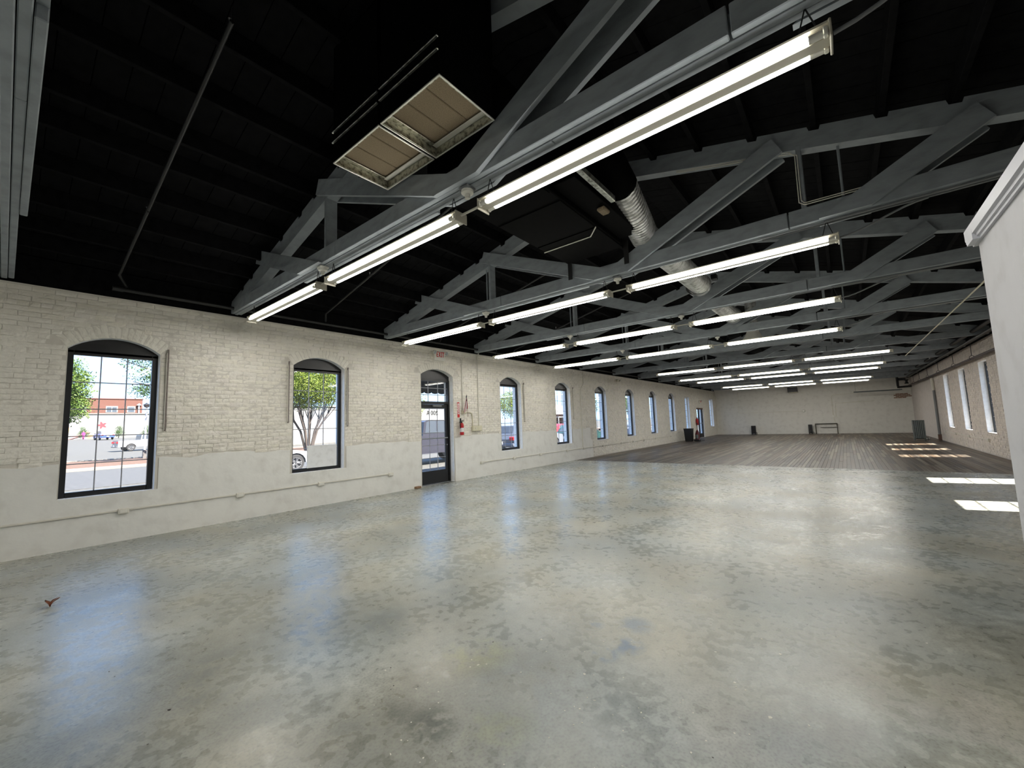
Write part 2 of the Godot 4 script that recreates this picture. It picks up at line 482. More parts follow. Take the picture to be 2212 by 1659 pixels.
# courses of bricks in front of a side wall; the nearest ones are parts, the rest one mass
func lay_bricks(wall: Node3D, side: float, ops: Array, z_from: float, z_to: float, low: Callable, m: Material, keep: int) -> void:
	if brick_shapes.is_empty():
		for k in 6: brick_shapes.append(brick_mesh(k))
	var nz := FastNoiseLite.new(); nz.seed = 4; nz.frequency = 0.5; nz.fractal_octaves = 3
	var x0 := XL if side < 0 else XR
	var bs0 := Basis() if side < 0 else Basis(Vector3.UP, PI)
	var pitch := 0.2115; var course := 0.0695
	var all := []
	var nm := FastNoiseLite.new(); nm.seed = 8; nm.frequency = 1.1; nm.fractal_octaves = 2
	var c := 0
	var y := 0.03
	while y + course <= TOP + 0.035:
		var off := (0.0 if c % 2 == 0 else pitch * 0.5) + rng.randf_range(-0.012, 0.012)
		var zz := z_from - off
		var header := c % 6 == 5
		var step := pitch * (0.5 if header else 1.0)
		while zz > z_to:
			var za := zz; var zb := zz - step
			zz -= step
			if y < low.call(0.5 * (za + zb)): continue
			if y + course > TOP and rng.randf() < 0.45: continue
			var spans := [[za, zb]]
			for o in ops:
				if y + course < o[2] - 0.02: continue
				var hw: float = o[1] + 0.012
				if y + course > o[3]:
					var ring := 0.19 if o[5] == "arch" or (o[5] == "door" and o[4] > 0.0) else 0.02
					if y > o[3] + o[4] + ring - 0.03: continue
					if o[4] > 0.0:
						# half width of the outer edge of the arch ring at this height
						var r: float = (o[1] * o[1] + o[4] * o[4]) / (2.0 * o[4]) + ring
						var cy: float = o[3] + o[4] - (r - ring)
						var dy := maxf(y + course * 0.5 - cy, 0.0)
						var half := sqrt(maxf(r * r - dy * dy, 0.0))
						hw = maxf(minf(half, o[1] + ring + 0.03), 0.0)
						if y + course * 0.5 < o[3]: hw = o[1] + 0.012
				var nxt := []
				for s in spans:
					var a0: float = o[0] + hw; var b0: float = o[0] - hw
					if s[0] <= b0 or s[1] >= a0: nxt.append(s); continue
					if s[0] > a0: nxt.append([s[0], a0])
					if s[1] < b0: nxt.append([b0, s[1]])
				spans = nxt
			for s in spans:
				var ln: float = s[0] - s[1]
				if ln < 0.045: continue
				var mid: float = 0.5 * (s[0] + s[1])
				var proud := maxf(0.003, 0.008 + 0.008 * nz.get_noise_2d(mid, y) + rng.randf_range(-0.005, 0.007))
				var full := clampf(0.5 + 1.6 * nm.get_noise_2d(mid, y * 1.6) + rng.randf_range(-0.45, 0.45), 0.0, 1.0)
				var bs := bs0 * Basis(Vector3.RIGHT, rng.randf_range(-0.02, 0.02)) * Basis(Vector3.UP, rng.randf_range(-0.02, 0.02)) * Basis.from_scale(Vector3(1, rng.randf_range(0.95, 1.06) + 0.2 * full, ln / pitch * (rng.randf_range(1.0, 1.06) + 0.07 * full)))
				var tone := rng.randf_range(0.93, 1.0)
				all.append([Transform3D(bs, Vector3(x0 - side * proud, y + course * 0.5, mid)), rng.randi() % 6, Color(tone, tone * rng.randf_range(0.985, 1.0), tone * rng.randf_range(0.96, 1.0)), Vector3(x0, y, mid).distance_squared_to(Vector3(0, 1.5, 0))])
		y += course
		c += 1
	# voussoirs of the arches
	for o in ops:
		if o[4] <= 0.0 or o[0] < z_to or o[0] > z_from: continue
		var r: float = (o[1] * o[1] + o[4] * o[4]) / (2.0 * o[4])
		var cy: float = o[3] + o[4] - r
		var half := asin(minf(1.0, o[1] / r))
		var nb := int(2.0 * half * (r + 0.09) / 0.071)
		for i in nb:
			var an := -half + 2.0 * half * (i + 0.5) / nb
			var rad := r + 0.095
			var bs := bs0 * Basis(Vector3.RIGHT, PI / 2 - an * (1.0 if side < 0 else -1.0)) * Basis.from_scale(Vector3(1, rng.randf_range(1.05, 1.25), 0.98))
			all.append([Transform3D(bs, Vector3(x0 - side * (0.003 + rng.randf_range(0, 0.003)), cy + rad * cos(an), o[0] + rad * sin(an) * -1.0)), rng.randi() % 6, Color(0.98, 0.98, 0.97), 1e6])
	all.sort_custom(func(a, b): return a[3] < b[3])
	for i in mini(keep, all.size()):
		put("brick", brick_shapes[all[i][1]], m, wall, all[i][0].origin, all[i][0].basis)
	for k in 6:
		var xs := []; var cs := []
		for i in range(keep, all.size()):
			if all[i][1] == k:
				xs.append(all[i][0]); cs.append(all[i][2])
		if xs.size() > 0: many("brickwork", brick_shapes[k], m, xs, cs, wall)

func build_shell() -> void:
	var wl := side_wall("wall_left", -1.0, FRONT, M.wall_paint)
	var dn := FastNoiseLite.new(); dn.seed = 9; dn.frequency = 1.4; dn.fractal_octaves = 4
	var dado := func(z: float) -> float: return (1.15 + 0.05 * dn.get_noise_1d(z) + (0.05 if z < -8.0 else 0.0)) if z > -15.7 else -1.0
	lay_bricks(wl, -1.0, FRONT, ZB, ZF, dado, M.brick_paint, 300)
	# the smooth plaster along the foot of the wall
	var mb := MB.new()
	var z := ZB
	while z > -15.7:
		var z2 := z - 0.05
		var tops := []
		for q in [z, z2]:
			var t: float = dado.call(q) + 0.012
			if q < -15.55: t *= 0.6
			tops.append(t)
		var lim := 9.0
		for o in FRONT:
			if z > o[0] - o[1] and z2 < o[0] + o[1]: lim = o[2]
		if lim > 0.0:
			var a := minf(tops[0], lim); var b := minf(tops[1], lim)
			var f := XL + 0.009 + 0.003 * dn.get_noise_1d(z * 0.7 + 50.0)
			var f2 := XL + 0.009 + 0.003 * dn.get_noise_1d(z2 * 0.7 + 50.0)
			mb.quad(Vector3(f, 0, z), Vector3(f2, 0, z2), Vector3(f2, b, z2), Vector3(f, a, z), Vector3.RIGHT)
			mb.quad(Vector3(f, a, z), Vector3(f2, b, z2), Vector3(XL, b + 0.004, z2), Vector3(XL, a + 0.004, z), Vector3.UP)
		z = z2
	put("plaster_dado", mb, M.plaster, wl)
	var wr := side_wall("wall_right", 1.0, REAR, M.rear_paint)
	lay_bricks(wr, 1.0, REAR, -9.0, -28.2, func(_z): return -1.0, M.rear_brick, 0)
	var gable := PackedVector2Array([Vector2(XL - 0.36, 0), Vector2(XR + 0.36, 0), Vector2(XR + 0.36, 4.05), Vector2(CX, 5.52), Vector2(XL - 0.36, 4.05)])
	struct("wall_far", MB.new().prism(gable, Vector3(0, 0, ZF), Vector3.RIGHT, Vector3.UP, Vector3(0, 0, -0.35)), M.far_paint)
	struct("wall_back", MB.new().prism(gable, Vector3(0, 0, ZB), Vector3.RIGHT, Vector3.UP, Vector3(0, 0, 0.35)), M.far_paint)
	var long := ZB - ZF
	struct("trim_1", MB.new().box(Vector3(XL - 0.2, 3.8, 0.5 * (ZB + ZF)), Vector3(0.32, 0.4, long)), M.roof_black)
	struct("trim_2", MB.new().box(Vector3(XR + 0.2, 3.8, 0.5 * (ZB + ZF)), Vector3(0.32, 0.4, long)), M.roof_black)
	# office partition beside the camera, with its moulded cap
	var pm := MB.new()
	pm.box(Vector3(0.683 + 0.06, 1.225, 0.5 * (-3.497 + ZB)), Vector3(0.12, 2.45, ZB + 3.497), 0.004)
	pm.box(Vector3(0.5 * (0.803 + XR), 1.225, -3.437), Vector3(XR - 0.803, 2.45, 0.12), 0.004)
	var part := struct("wall_partition", pm, M.drywall)
	var prof := PackedVector2Array([Vector2(0, 0), Vector2(0.014, 0), Vector2(0.016, 0.012), Vector2(0.026, 0.016), Vector2(0.028, 0.03), Vector2(0.042, 0.036), Vector2(0.044, 0.095), Vector2(-0.12, 0.095), Vector2(-0.12, 0.0)])
	var cm := MB.new()
	cm.prism(prof, Vector3(0.683, 2.44, -3.54), Vector3.LEFT, Vector3.UP, Vector3(0, 0, ZB + 3.54))
	cm.prism(prof, Vector3(0.64, 2.441, -3.497), Vector3.FORWARD, Vector3.UP, Vector3(XR - 0.64, 0, 0))
	put("cap_moulding", cm, M.cap_trim, part)

# ------------------------------------------------------------------ floor
func noise_bytes(sd: int, f: float, w: int, h: int, oct := 4, typ := FastNoiseLite.TYPE_SIMPLEX_SMOOTH, warp := 0.0) -> PackedByteArray:
	var n := FastNoiseLite.new()
	n.seed = sd; n.frequency = f; n.fractal_octaves = oct; n.noise_type = typ
	if warp > 0.0:
		n.domain_warp_enabled = true; n.domain_warp_amplitude = warp; n.domain_warp_frequency = f * 1.5
	return n.get_image(w, h, false, false, true).get_data()

func concrete_images() -> Array:
	var w := 1200; var h := 1760          # 1 cm a pixel: x from -8.5 to 3.5, z from -14.2 to 3.4
	var big := noise_bytes(21, 0.0045, w, h, 4, FastNoiseLite.TYPE_SIMPLEX_SMOOTH, 60.0)
	var mid := noise_bytes(22, 0.016, w, h, 5, FastNoiseLite.TYPE_SIMPLEX_SMOOTH, 30.0)
	var fine := noise_bytes(23, 0.09, w, h, 4)
	var hue := noise_bytes(24, 0.007, w, h, 3)
	var dark := noise_bytes(25, 0.012, w, h, 5, FastNoiseLite.TYPE_SIMPLEX_SMOOTH, 40.0)
	var px := PackedByteArray(); px.resize(w * h * 3)
	var ro := PackedByteArray(); ro.resize(w * h)
	# stains with a place of their own: x, z, radius, strength, r g b offset
	var stains := [[-1.66, -2.83, 0.16, 1.0, -52.0, -38.0, -12.0], [-1.5, -2.6, 0.15, 1.0, -52.0, -38.0, -12.0], [-1.37, -2.53, 0.13, 1.0, -52.0, -38.0, -12.0], [-1.28, -2.7, 0.14, 1.0, -52.0, -38.0, -12.0], [-1.34, -3.0, 0.16, 0.8, -44.0, -32.0, -10.0], [-1.6, -1.95, 0.5, 0.4, -20.0, -17.0, -8.0],
		[-1.78, -1.43, 0.2, 1.0, -66.0, -64.0, -62.0], [-1.98, -1.34, 0.2, 0.8, -52.0, -50.0, -48.0], [-2.0, -1.14, 0.22, 0.7, -50.0, -48.0, -46.0], [-3.22, -1.0, 0.4, 0.75, -44.0, -42.0, -37.0], [-3.05, -0.8, 0.3, 0.6, -40.0, -38.0, -34.0], [-2.85, -1.9, 0.35, 0.7, -38.0, -37.0, -34.0], [-2.6, -0.95, 0.3, 0.6, -40.0, -38.0, -34.0], [-3.2, -0.4, 0.45, 0.5, -30.0, -28.0, -20.0],
		[-0.08, -5.86, 0.4, 0.6, -40.0, -38.0, -34.0], [-0.7, -5.7, 0.35, 0.6, -44.0, -41.0, -36.0], [0.86, -6.65, 0.4, 0.6, -40.0, -38.0, -34.0], [-2.0, -2.05, 0.3, 0.6, 2.0, 2.0, -26.0], [-1.5, -1.66, 0.25, 0.6, 4.0, 2.0, -24.0], [-0.9, -3.8, 0.9, 0.35, -14.0, -12.0, -18.0], [-3.2, -7.4, 0.8, 0.4, -30.0, -28.0, -24.0], [0.4, -8.3, 0.7, 0.4, -34.0, -32.0, -28.0], [-0.2, -2.4, 0.8, 0.5, -22.0, -26.0, -24.0], [0.2, -3.0, 0.7, 0.4, -20.0, -26.0, -22.0]]
	var add := {}
	for s in stains:
		var cx := int((s[0] + 8.5) * 100.0); var cz := int((s[1] + 14.2) * 100.0); var rr := int(s[2] * 100.0)
		for j in range(maxi(0, cz - rr), mini(h, cz + rr)):
			for i in range(maxi(0, cx - rr), mini(w, cx + rr)):
				var q := 1.0 - sqrt(float((i - cx) * (i - cx) + (j - cz) * (j - cz))) / rr
				if q <= 0.0: continue
				var k := j * w + i
				var a: float = clampf(q * 1.5, 0.0, 1.0) * clampf((mid[k] - 112) / 50.0 + (fine[k] - 128) / 90.0, 0.0, 1.0) * s[3]
				if a > 0.02: add[k] = [a * s[4], a * s[5], a * s[6]] if not add.has(k) else [minf(add[k][0], a * s[4]), minf(add[k][1], a * s[5]), minf(add[k][2], a * s[6])]
	for k in w * h:
		var b := big[k] - 128.0; var mm := mid[k] - 128.0; var f := fine[k] - 128.0; var hh := hue[k] - 128.0
		var l := 160.0 + b * 0.16 + mm * 0.08 + f * 0.14
		var dk := 92.0 - dark[k]
		if dk > 0.0: l -= dk * 0.12
		var r := l - 2.0 + hh * 0.05; var g := l + hh * 0.01; var u := l - 9.0 - hh * 0.05
		if add.has(k):
			var s: Array = add[k]
			r += s[0]; g += s[1]; u += s[2]
		px[k * 3] = clampi(int(r), 20, 235); px[k * 3 + 1] = clampi(int(g), 20, 235); px[k * 3 + 2] = clampi(int(u), 20, 235)
		ro[k] = clampi(int(78.0 + mm * 0.16 + f * 0.2 - b * 0.06), 34, 160)
	return [Image.create_from_data(w, h, false, Image.FORMAT_RGB8, px), Image.create_from_data(w, h, false, Image.FORMAT_L8, ro)]

const ZW := -14.15     # where the concrete meets the boards

func build_floor() -> void:
	var ims := concrete_images()
	var m := StandardMaterial3D.new()
	m.resource_name = "polished_concrete"
	m.albedo_texture = ImageTexture.create_from_image(ims[0])
	m.roughness = 1.0
	m.roughness_texture = ImageTexture.create_from_image(ims[1])
	m.roughness_texture_channel = BaseMaterial3D.TEXTURE_CHANNEL_RED
	m.metallic_specular = 0.5
	noise_tex("speck", 0.06, [[0.0, Color(0.78, 0.78, 0.78)], [0.35, Color(0.94, 0.94, 0.94)], [0.6, Color.WHITE], [1.0, Color.WHITE]], 1024, 5, 0.0, 31)
	noise_tex("floor_n", 0.02, [], 1024, 6, 1.6, 33)
	m.detail_enabled = true
	m.detail_blend_mode = BaseMaterial3D.BLEND_MODE_MUL
	m.detail_albedo = T.speck
	m.detail_uv_layer = BaseMaterial3D.DETAIL_UV_2
	m.uv2_scale = Vector3(9, 13, 1)
	var mb := MB.new()
	var x0 := XL - 0.36; var x1 := XR + 0.36
	var c := [Vector3(x0, 0, ZB + 0.3), Vector3(x1, 0, ZB + 0.3), Vector3(x1, 0, ZW), Vector3(x0, 0, ZW)]
	mb.quad(c[0], c[1], c[2], c[3], Vector3.UP)
	for p in mb.v: mb.uv.append(Vector2((p.x + 8.5) / 12.0, (p.z + 14.2) / 17.6))
	var a := []; a.resize(Mesh.ARRAY_MAX)
	a[Mesh.ARRAY_VERTEX] = mb.v; a[Mesh.ARRAY_NORMAL] = mb.n; a[Mesh.ARRAY_TEX_UV] = mb.uv; a[Mesh.ARRAY_TEX_UV2] = mb.uv
	var am := ArrayMesh.new()
	am.add_surface_from_arrays(Mesh.PRIMITIVE_TRIANGLES, a)
	var fl := struct("floor", am, m)
	put("slab_edge", MB.new().box(Vector3(0.5 * (x0 + x1), -0.055, 0.5 * (ZB + 0.3 + ZF - 0.3)), Vector3(x1 - x0, 0.07, ZB - ZF + 0.6)), M.asphalt, fl)
	# worn strip boards, laid along the hall
	var bw := 0.092
	var wf := struct("wood_floor", MB.new().box(Vector3(0.5 * (x0 + x1), -0.014, 0.5 * (ZW + ZF - 0.3)), Vector3(x1 - x0, 0.012, ZW - ZF + 0.3)), M.board2)
	var shape := MB.new().box(Vector3.ZERO, Vector3(bw - 0.003, 0.016, 1.0), 0.0015).done()
	var all := []
	var x := XL + bw * 0.5
	while x < XR:
		var z := ZW
		while z > ZF:
			var ln := rng.randf_range(1.3, 3.4)
			if z == ZW: ln = rng.randf_range(0.3, 3.0)
			var z2 := maxf(z - ln, ZF)
			all.append([Vector3(x, -0.007 + rng.randf_range(-0.0012, 0.0012), 0.5 * (z + z2)), z - z2 - 0.003, rng.randi() % 6])
			z = z2
		x += bw
	all.sort_custom(func(p, q): return p[0].z > q[0].z)
	for i in 300:
		put("floor_board", shape, M["board%d" % all[i][2]], wf, all[i][0], Basis.from_scale(Vector3(1, 1, all[i][1])))
	for k in 6:
		var xs := []
		for i in range(300, all.size()):
			if all[i][2] == k: xs.append(Transform3D(Basis.from_scale(Vector3(1, 1, all[i][1])), all[i][0]))
		many("floor_boarding", shape, M["board%d" % k], xs, [], wf)

# ------------------------------------------------------------------ roof
func roof_y(d: float) -> float:      # top edge of the rafters at distance d from the ridge
	return 5.354 - 0.253 * d

const PURLIN_R := [0.65, 1.24, 1.85, 2.45, 3.01, 3.53, 4.1, 4.7, 5.3]
const PURLIN_L := [0.9, 1.55, 2.16, 2.81, 3.24, 3.85, 4.46, 5.0, 5.4]

func build_roof() -> void:
	var e := 6.55
	var pts := PackedVector2Array([Vector2(CX - e, roof_y(e) + 0.18), Vector2(CX, roof_y(0) + 0.18), Vector2(CX + e, roof_y(e) + 0.18), Vector2(CX + e, roof_y(e) + 0.4), Vector2(CX, roof_y(0) + 0.4), Vector2(CX - e, roof_y(e) + 0.4)])
	var roof := struct("ceiling", MB.new().prism(pts, Vector3(0, 0, ZB + 0.6), Vector3.RIGHT, Vector3.UP, Vector3(0, 0, ZF - ZB - 1.2)), M.roof_black)
	var slope := atan(0.253)
	var ln := 5.93 / cos(slope)
	var shape := MB.new().box(Vector3.ZERO, Vector3(ln, 0.02, 0.229), 0.003).done()
	var xs := []
	var i := 0
	var z := ZB - 0.115
	while z > ZF:
		for sd in [-1.0, 1.0]:
			var d := 5.93 * 0.5
			var at := Vector3(CX + sd * d, roof_y(d) + 0.168 + rng.randf_range(-0.004, 0.003), z)
			var bs := Basis(Vector3(0, 0, 1), -sd * slope)
			if i < 140: put("roof_board", shape, M.roof_black, roof, at, bs)
			else: xs.append(Transform3D(bs, at))
		i += 1
		z -= 0.235
	if xs.size() > 0: many("roof_boarding", shape, M.roof_black, xs, [], roof)
	var pm := MB.new().box(Vector3.ZERO, Vector3(0.055, 0.2, ZB - ZF), 0.004).done()
	for d in PURLIN_R: put("purlin", pm, M.roof_black, roof, Vector3(CX + d, roof_y(d) + 0.06, 0.5 * (ZB + ZF)))
	for d in PURLIN_L: put("purlin", pm, M.roof_black, roof, Vector3(CX - d, roof_y(d) + 0.06, 0.5 * (ZB + ZF)))

# ------------------------------------------------------------------ windows and doors
func ring(mb: MB, z0: float, z1: float, y0: float, y1: float, w: float, x: float, t: float) -> void:
	mb.box(Vector3(x, 0.5 * (y0 + y1), z0 + w * 0.5), Vector3(t, y1 - y0, w), 0.004)
	mb.box(Vector3(x, 0.5 * (y0 + y1), z1 - w * 0.5), Vector3(t, y1 - y0, w), 0.004)
	mb.box(Vector3(x, y0 + w * 0.5, 0.5 * (z0 + z1)), Vector3(t, w, z1 - z0 - 2 * w), 0.004)
	mb.box(Vector3(x, y1 - w * 0.5, 0.5 * (z0 + z1)), Vector3(t, w, z1 - z0 - 2 * w), 0.004)

func lites(parent: Node3D, z0: float, z1: float, y0: float, y1: float, nx: int, ny: int, bar := 0.014) -> void:
	var vm := MB.new().box(Vector3.ZERO, Vector3(0.014, y1 - y0, bar), 0.002).done()
	var hm := MB.new().box(Vector3.ZERO, Vector3(0.016, bar, z1 - z0), 0.002).done()
	for i in range(1, nx): put("muntin", vm, M.muntin, parent, Vector3(0, 0.5 * (y0 + y1), lerpf(z0, z1, float(i) / nx)))
	for j in range(1, ny): put("muntin", hm, M.muntin, parent, Vector3(0, lerpf(y0, y1, float(j) / ny), 0.5 * (z0 + z1)))
	var pw := (z1 - z0) / nx; var ph := (y1 - y0) / ny
	var pm := MB.new()
	pm.quad(Vector3(0, -ph / 2, -pw / 2), Vector3(0, -ph / 2, pw / 2), Vector3(0, ph / 2, pw / 2), Vector3(0, ph / 2, -pw / 2), Vector3.RIGHT)
	var am := pm.done()
	for i in nx:
		for j in ny:
			put("pane", am, M.glass, parent, Vector3(0, y0 + ph * (j + 0.5), z0 + pw * (i + 0.5)))

func arch_panel(o: Array, y0: float) -> MB:
	var pts := PackedVector2Array([Vector2(-o[1], y0), Vector2(o[1], y0)])
	for i in 15:
		var dz: float = o[1] - 2.0 * o[1] * i / 14.0
		pts.append(Vector2(dz, arch_y(o, dz)))
	return MB.new().prism(pts, Vector3(-0.03, 0, 0), Vector3(0, 0, 1), Vector3.UP, Vector3(0.06, 0, 0))

func build_openings() -> void:
	var n := 0
	for sd in 2:
		for o in (FRONT if sd == 0 else REAR):
			if o[5] == "door": continue
			n += 1
			var w := Node3D.new()
			w.name = "window_%d" % n
			add_child(w)
			w.set_meta("kind", "structure")
			w.position = Vector3(XL - 0.165 if sd == 0 else XR + 0.165, 0, o[0])
			var hw: float = o[1]
			var flat: bool = o[5] == "flat"
			var pale: bool = sd == 0 and flat
			var head: float = 2.71 if not flat else o[3] - 0.005
			var fm := MB.new()
			var fw := 0.07
			ring(fm, -hw, hw, o[2], head + (0.07 if not flat else 0.0), fw, 0.0, 0.06)
			put("frame", fm, M.white_plastic if pale else M.frame_black, w)
			if not flat: put("arch_panel", arch_panel(o, head + 0.035), M.frame_black, w)
			lites(w, -hw + fw, hw - fw, o[2] + fw, head - (fw if flat else 0.0), 3, 5)
	build_street_door()
	build_far_door()

func build_street_door() -> void:
	var o: Array = FRONT[4]
	var d := Node3D.new(); d.name = "door_1"; add_child(d)
	d.set_meta("kind", "structure")
	d.position = Vector3(XL - 0.19, 0, o[0])
	var hw: float = o[1]
	var f := MB.new()
	for s in [-1.0, 1.0]: f.box(Vector3(0, 1.38, s * (hw - 0.025)), Vector3(0.1, 2.76, 0.05), 0.004)
	f.box(Vector3(0, 2.135, 0), Vector3(0.1, 0.07, 2 * hw - 0.1), 0.004)
	f.box(Vector3(0, 2.74, 0), Vector3(0.1, 0.06, 2 * hw - 0.1), 0.004)
	put("frame", f, M.frame_black, d)
	put("arch_panel", arch_panel(o, 2.76), M.frame_black, d)
	put("threshold", MB.new().box(Vector3(0.02, 0.008, 0), Vector3(0.16, 0.016, 2 * hw - 0.1), 0.003), M.steel, d)
	var leaf := MB.new()
	var a := -hw + 0.055; var b := hw - 0.055
	for z in [a + 0.045, b - 0.045]: leaf.box(Vector3(-0.005, 1.055, z), Vector3(0.045, 2.09, 0.09), 0.003)
	leaf.box(Vector3(-0.005, 0.185, 0), Vector3(0.045, 0.33, b - a - 0.18), 0.003)
	leaf.box(Vector3(-0.005, 2.045, 0), Vector3(0.045, 0.1, b - a - 0.18), 0.003)
	var lf := put("door_leaf", leaf, M.frame_black, d)
	lites(lf, a + 0.09, b - 0.09, 0.35, 1.995, 3, 5, 0.016)
	put("push_bar", MB.new().box(Vector3(0.055, 1.19, 0), Vector3(0.03, 0.03, b - a - 0.08), 0.006), M.steel, lf)
	put("lock", MB.new().lathe([Vector2(0, 0), Vector2(0.02, 0), Vector2(0.018, 0.012), Vector2(0, 0.012)], Transform3D(Basis(Vector3(0, 0, 1), -PI / 2), Vector3(0.02, 1.0, a + 0.045)), 12), M.steel, lf)
	put("door_closer", MB.new().box(Vector3(0.045, 2.05, -0.1), Vector3(0.05, 0.05, 0.3), 0.008), M.grey_conduit, lf)
	var tr := Node3D.new(); tr.name = "transom"; d.add_child(tr)
	lites(tr, -hw + 0.05, hw - 0.05, 2.17, 2.71, 3, 3, 0.016)
	# the street number, put on for the street side, so it reads backwards in here
	var tm := TextMesh.new()
	tm.text = "200 A"; tm.font_size = 16; tm.pixel_size = 0.0098; tm.depth = 0.002
	var sf := SystemFont.new(); sf.font_names = PackedStringArray(["Droid Sans"]); sf.font_weight = 700; tm.font = sf
	put("lettering", tm, M.black_plastic, lf, Vector3(-0.006, 1.86, 0.02), Basis(Vector3.UP, -PI / 2))

func build_far_door() -> void:
	var o: Array = FRONT[12]
	var d := Node3D.new(); d.name = "door_2"; add_child(d)
	d.set_meta("kind", "structure")
	d.position = Vector3(XL - 0.12, 0, o[0])
	var hw: float = o[1]
	var f := MB.new()
	for z in [-hw + 0.05, -0.0, hw - 0.05]: f.box(Vector3(0, 1.07, z), Vector3(0.09, 2.14, 0.1), 0.004)
	put("frame", f, M.cast_black, d)
	put("door_header", MB.new().box(Vector3(0.02, 2.13, 0), Vector3(0.12, 0.12, 2 * hw), 0.004), M.rust, d)
	put("kick_rail", MB.new().box(Vector3(0, 0.15, 0), Vector3(0.05, 0.3, 2 * hw - 0.2), 0.004), M.cast_black, d)
	for s in [-1.0, 1.0]:
		var pm := MB.new()
		pm.box(Vector3(-0.02, 1.18, s * hw * 0.5), Vector3(0.006, 1.75, hw - 0.15))
		put("pane", pm, M.glass, d)
	put("push_bar", MB.new().box(Vector3(0.05, 1.05, -0.46), Vector3(0.03, 0.04, 0.7), 0.006), M.steel, d)

# ------------------------------------------------------------------ roof trusses
const TRUSS_Z := [2.75, 0.1, -2.53, -5.66, -8.72, -11.8, -14.9, -18.0, -21.05, -24.1, -27.2, -30.3, -33.3, -36.3]
const ORD := ["first", "second", "third", "fourth", "fifth", "sixth", "seventh", "eighth", "ninth", "tenth", "eleventh", "twelfth", "thirteenth"]

func rafter(sd: float, purlins: Array) -> MB:
	var up := [Vector2(0.0, roof_y(0.0) - 3.63)]
	for d in purlins:
		for q in [[-0.06, 0.0], [-0.045, -0.05], [0.045, -0.05], [0.06, 0.0]]:
			up.append(Vector2(sd * (d + q[0]), roof_y(d + q[0]) - 3.63 + q[1]))
	up.append(Vector2(sd * 5.92, roof_y(5.92) - 3.63))
	up.append(Vector2(sd * 5.92, 0.16)); up.append(Vector2(sd * 5.2, 0.16))
	up.append(Vector2(0.0, roof_y(0.0) - 3.63 - 0.25))
	return MB.new().prism(PackedVector2Array(up), Vector3(0, 0, -0.07), Vector3.RIGHT, Vector3.UP, Vector3(0, 0, 0.14))

func plank(a: Vector2, b: Vector2, w: float, t: float, cut_low: bool) -> MB:
	# a plank from a to b in the truss plane; its lower end may be cut level with the foot of the tie beam
	var d := (b - a).normalized(); var nrm := Vector2(-d.y, d.x) * w * 0.5
	var pts := PackedVector2Array()
	if cut_low:
		var y := 0.0
		var p := a + nrm; var q := a - nrm
		pts.append(p + d * ((y - p.y) / d.y)); pts.append(q + d * ((y - q.y) / d.y))
	else:
		pts.append(a + nrm); pts.append(a - nrm)
	pts.append(b - nrm); pts.append(b + nrm)
	return MB.new().prism(pts, Vector3(0, 0, -t * 0.5), Vector3.RIGHT, Vector3.UP, Vector3(0, 0, t))

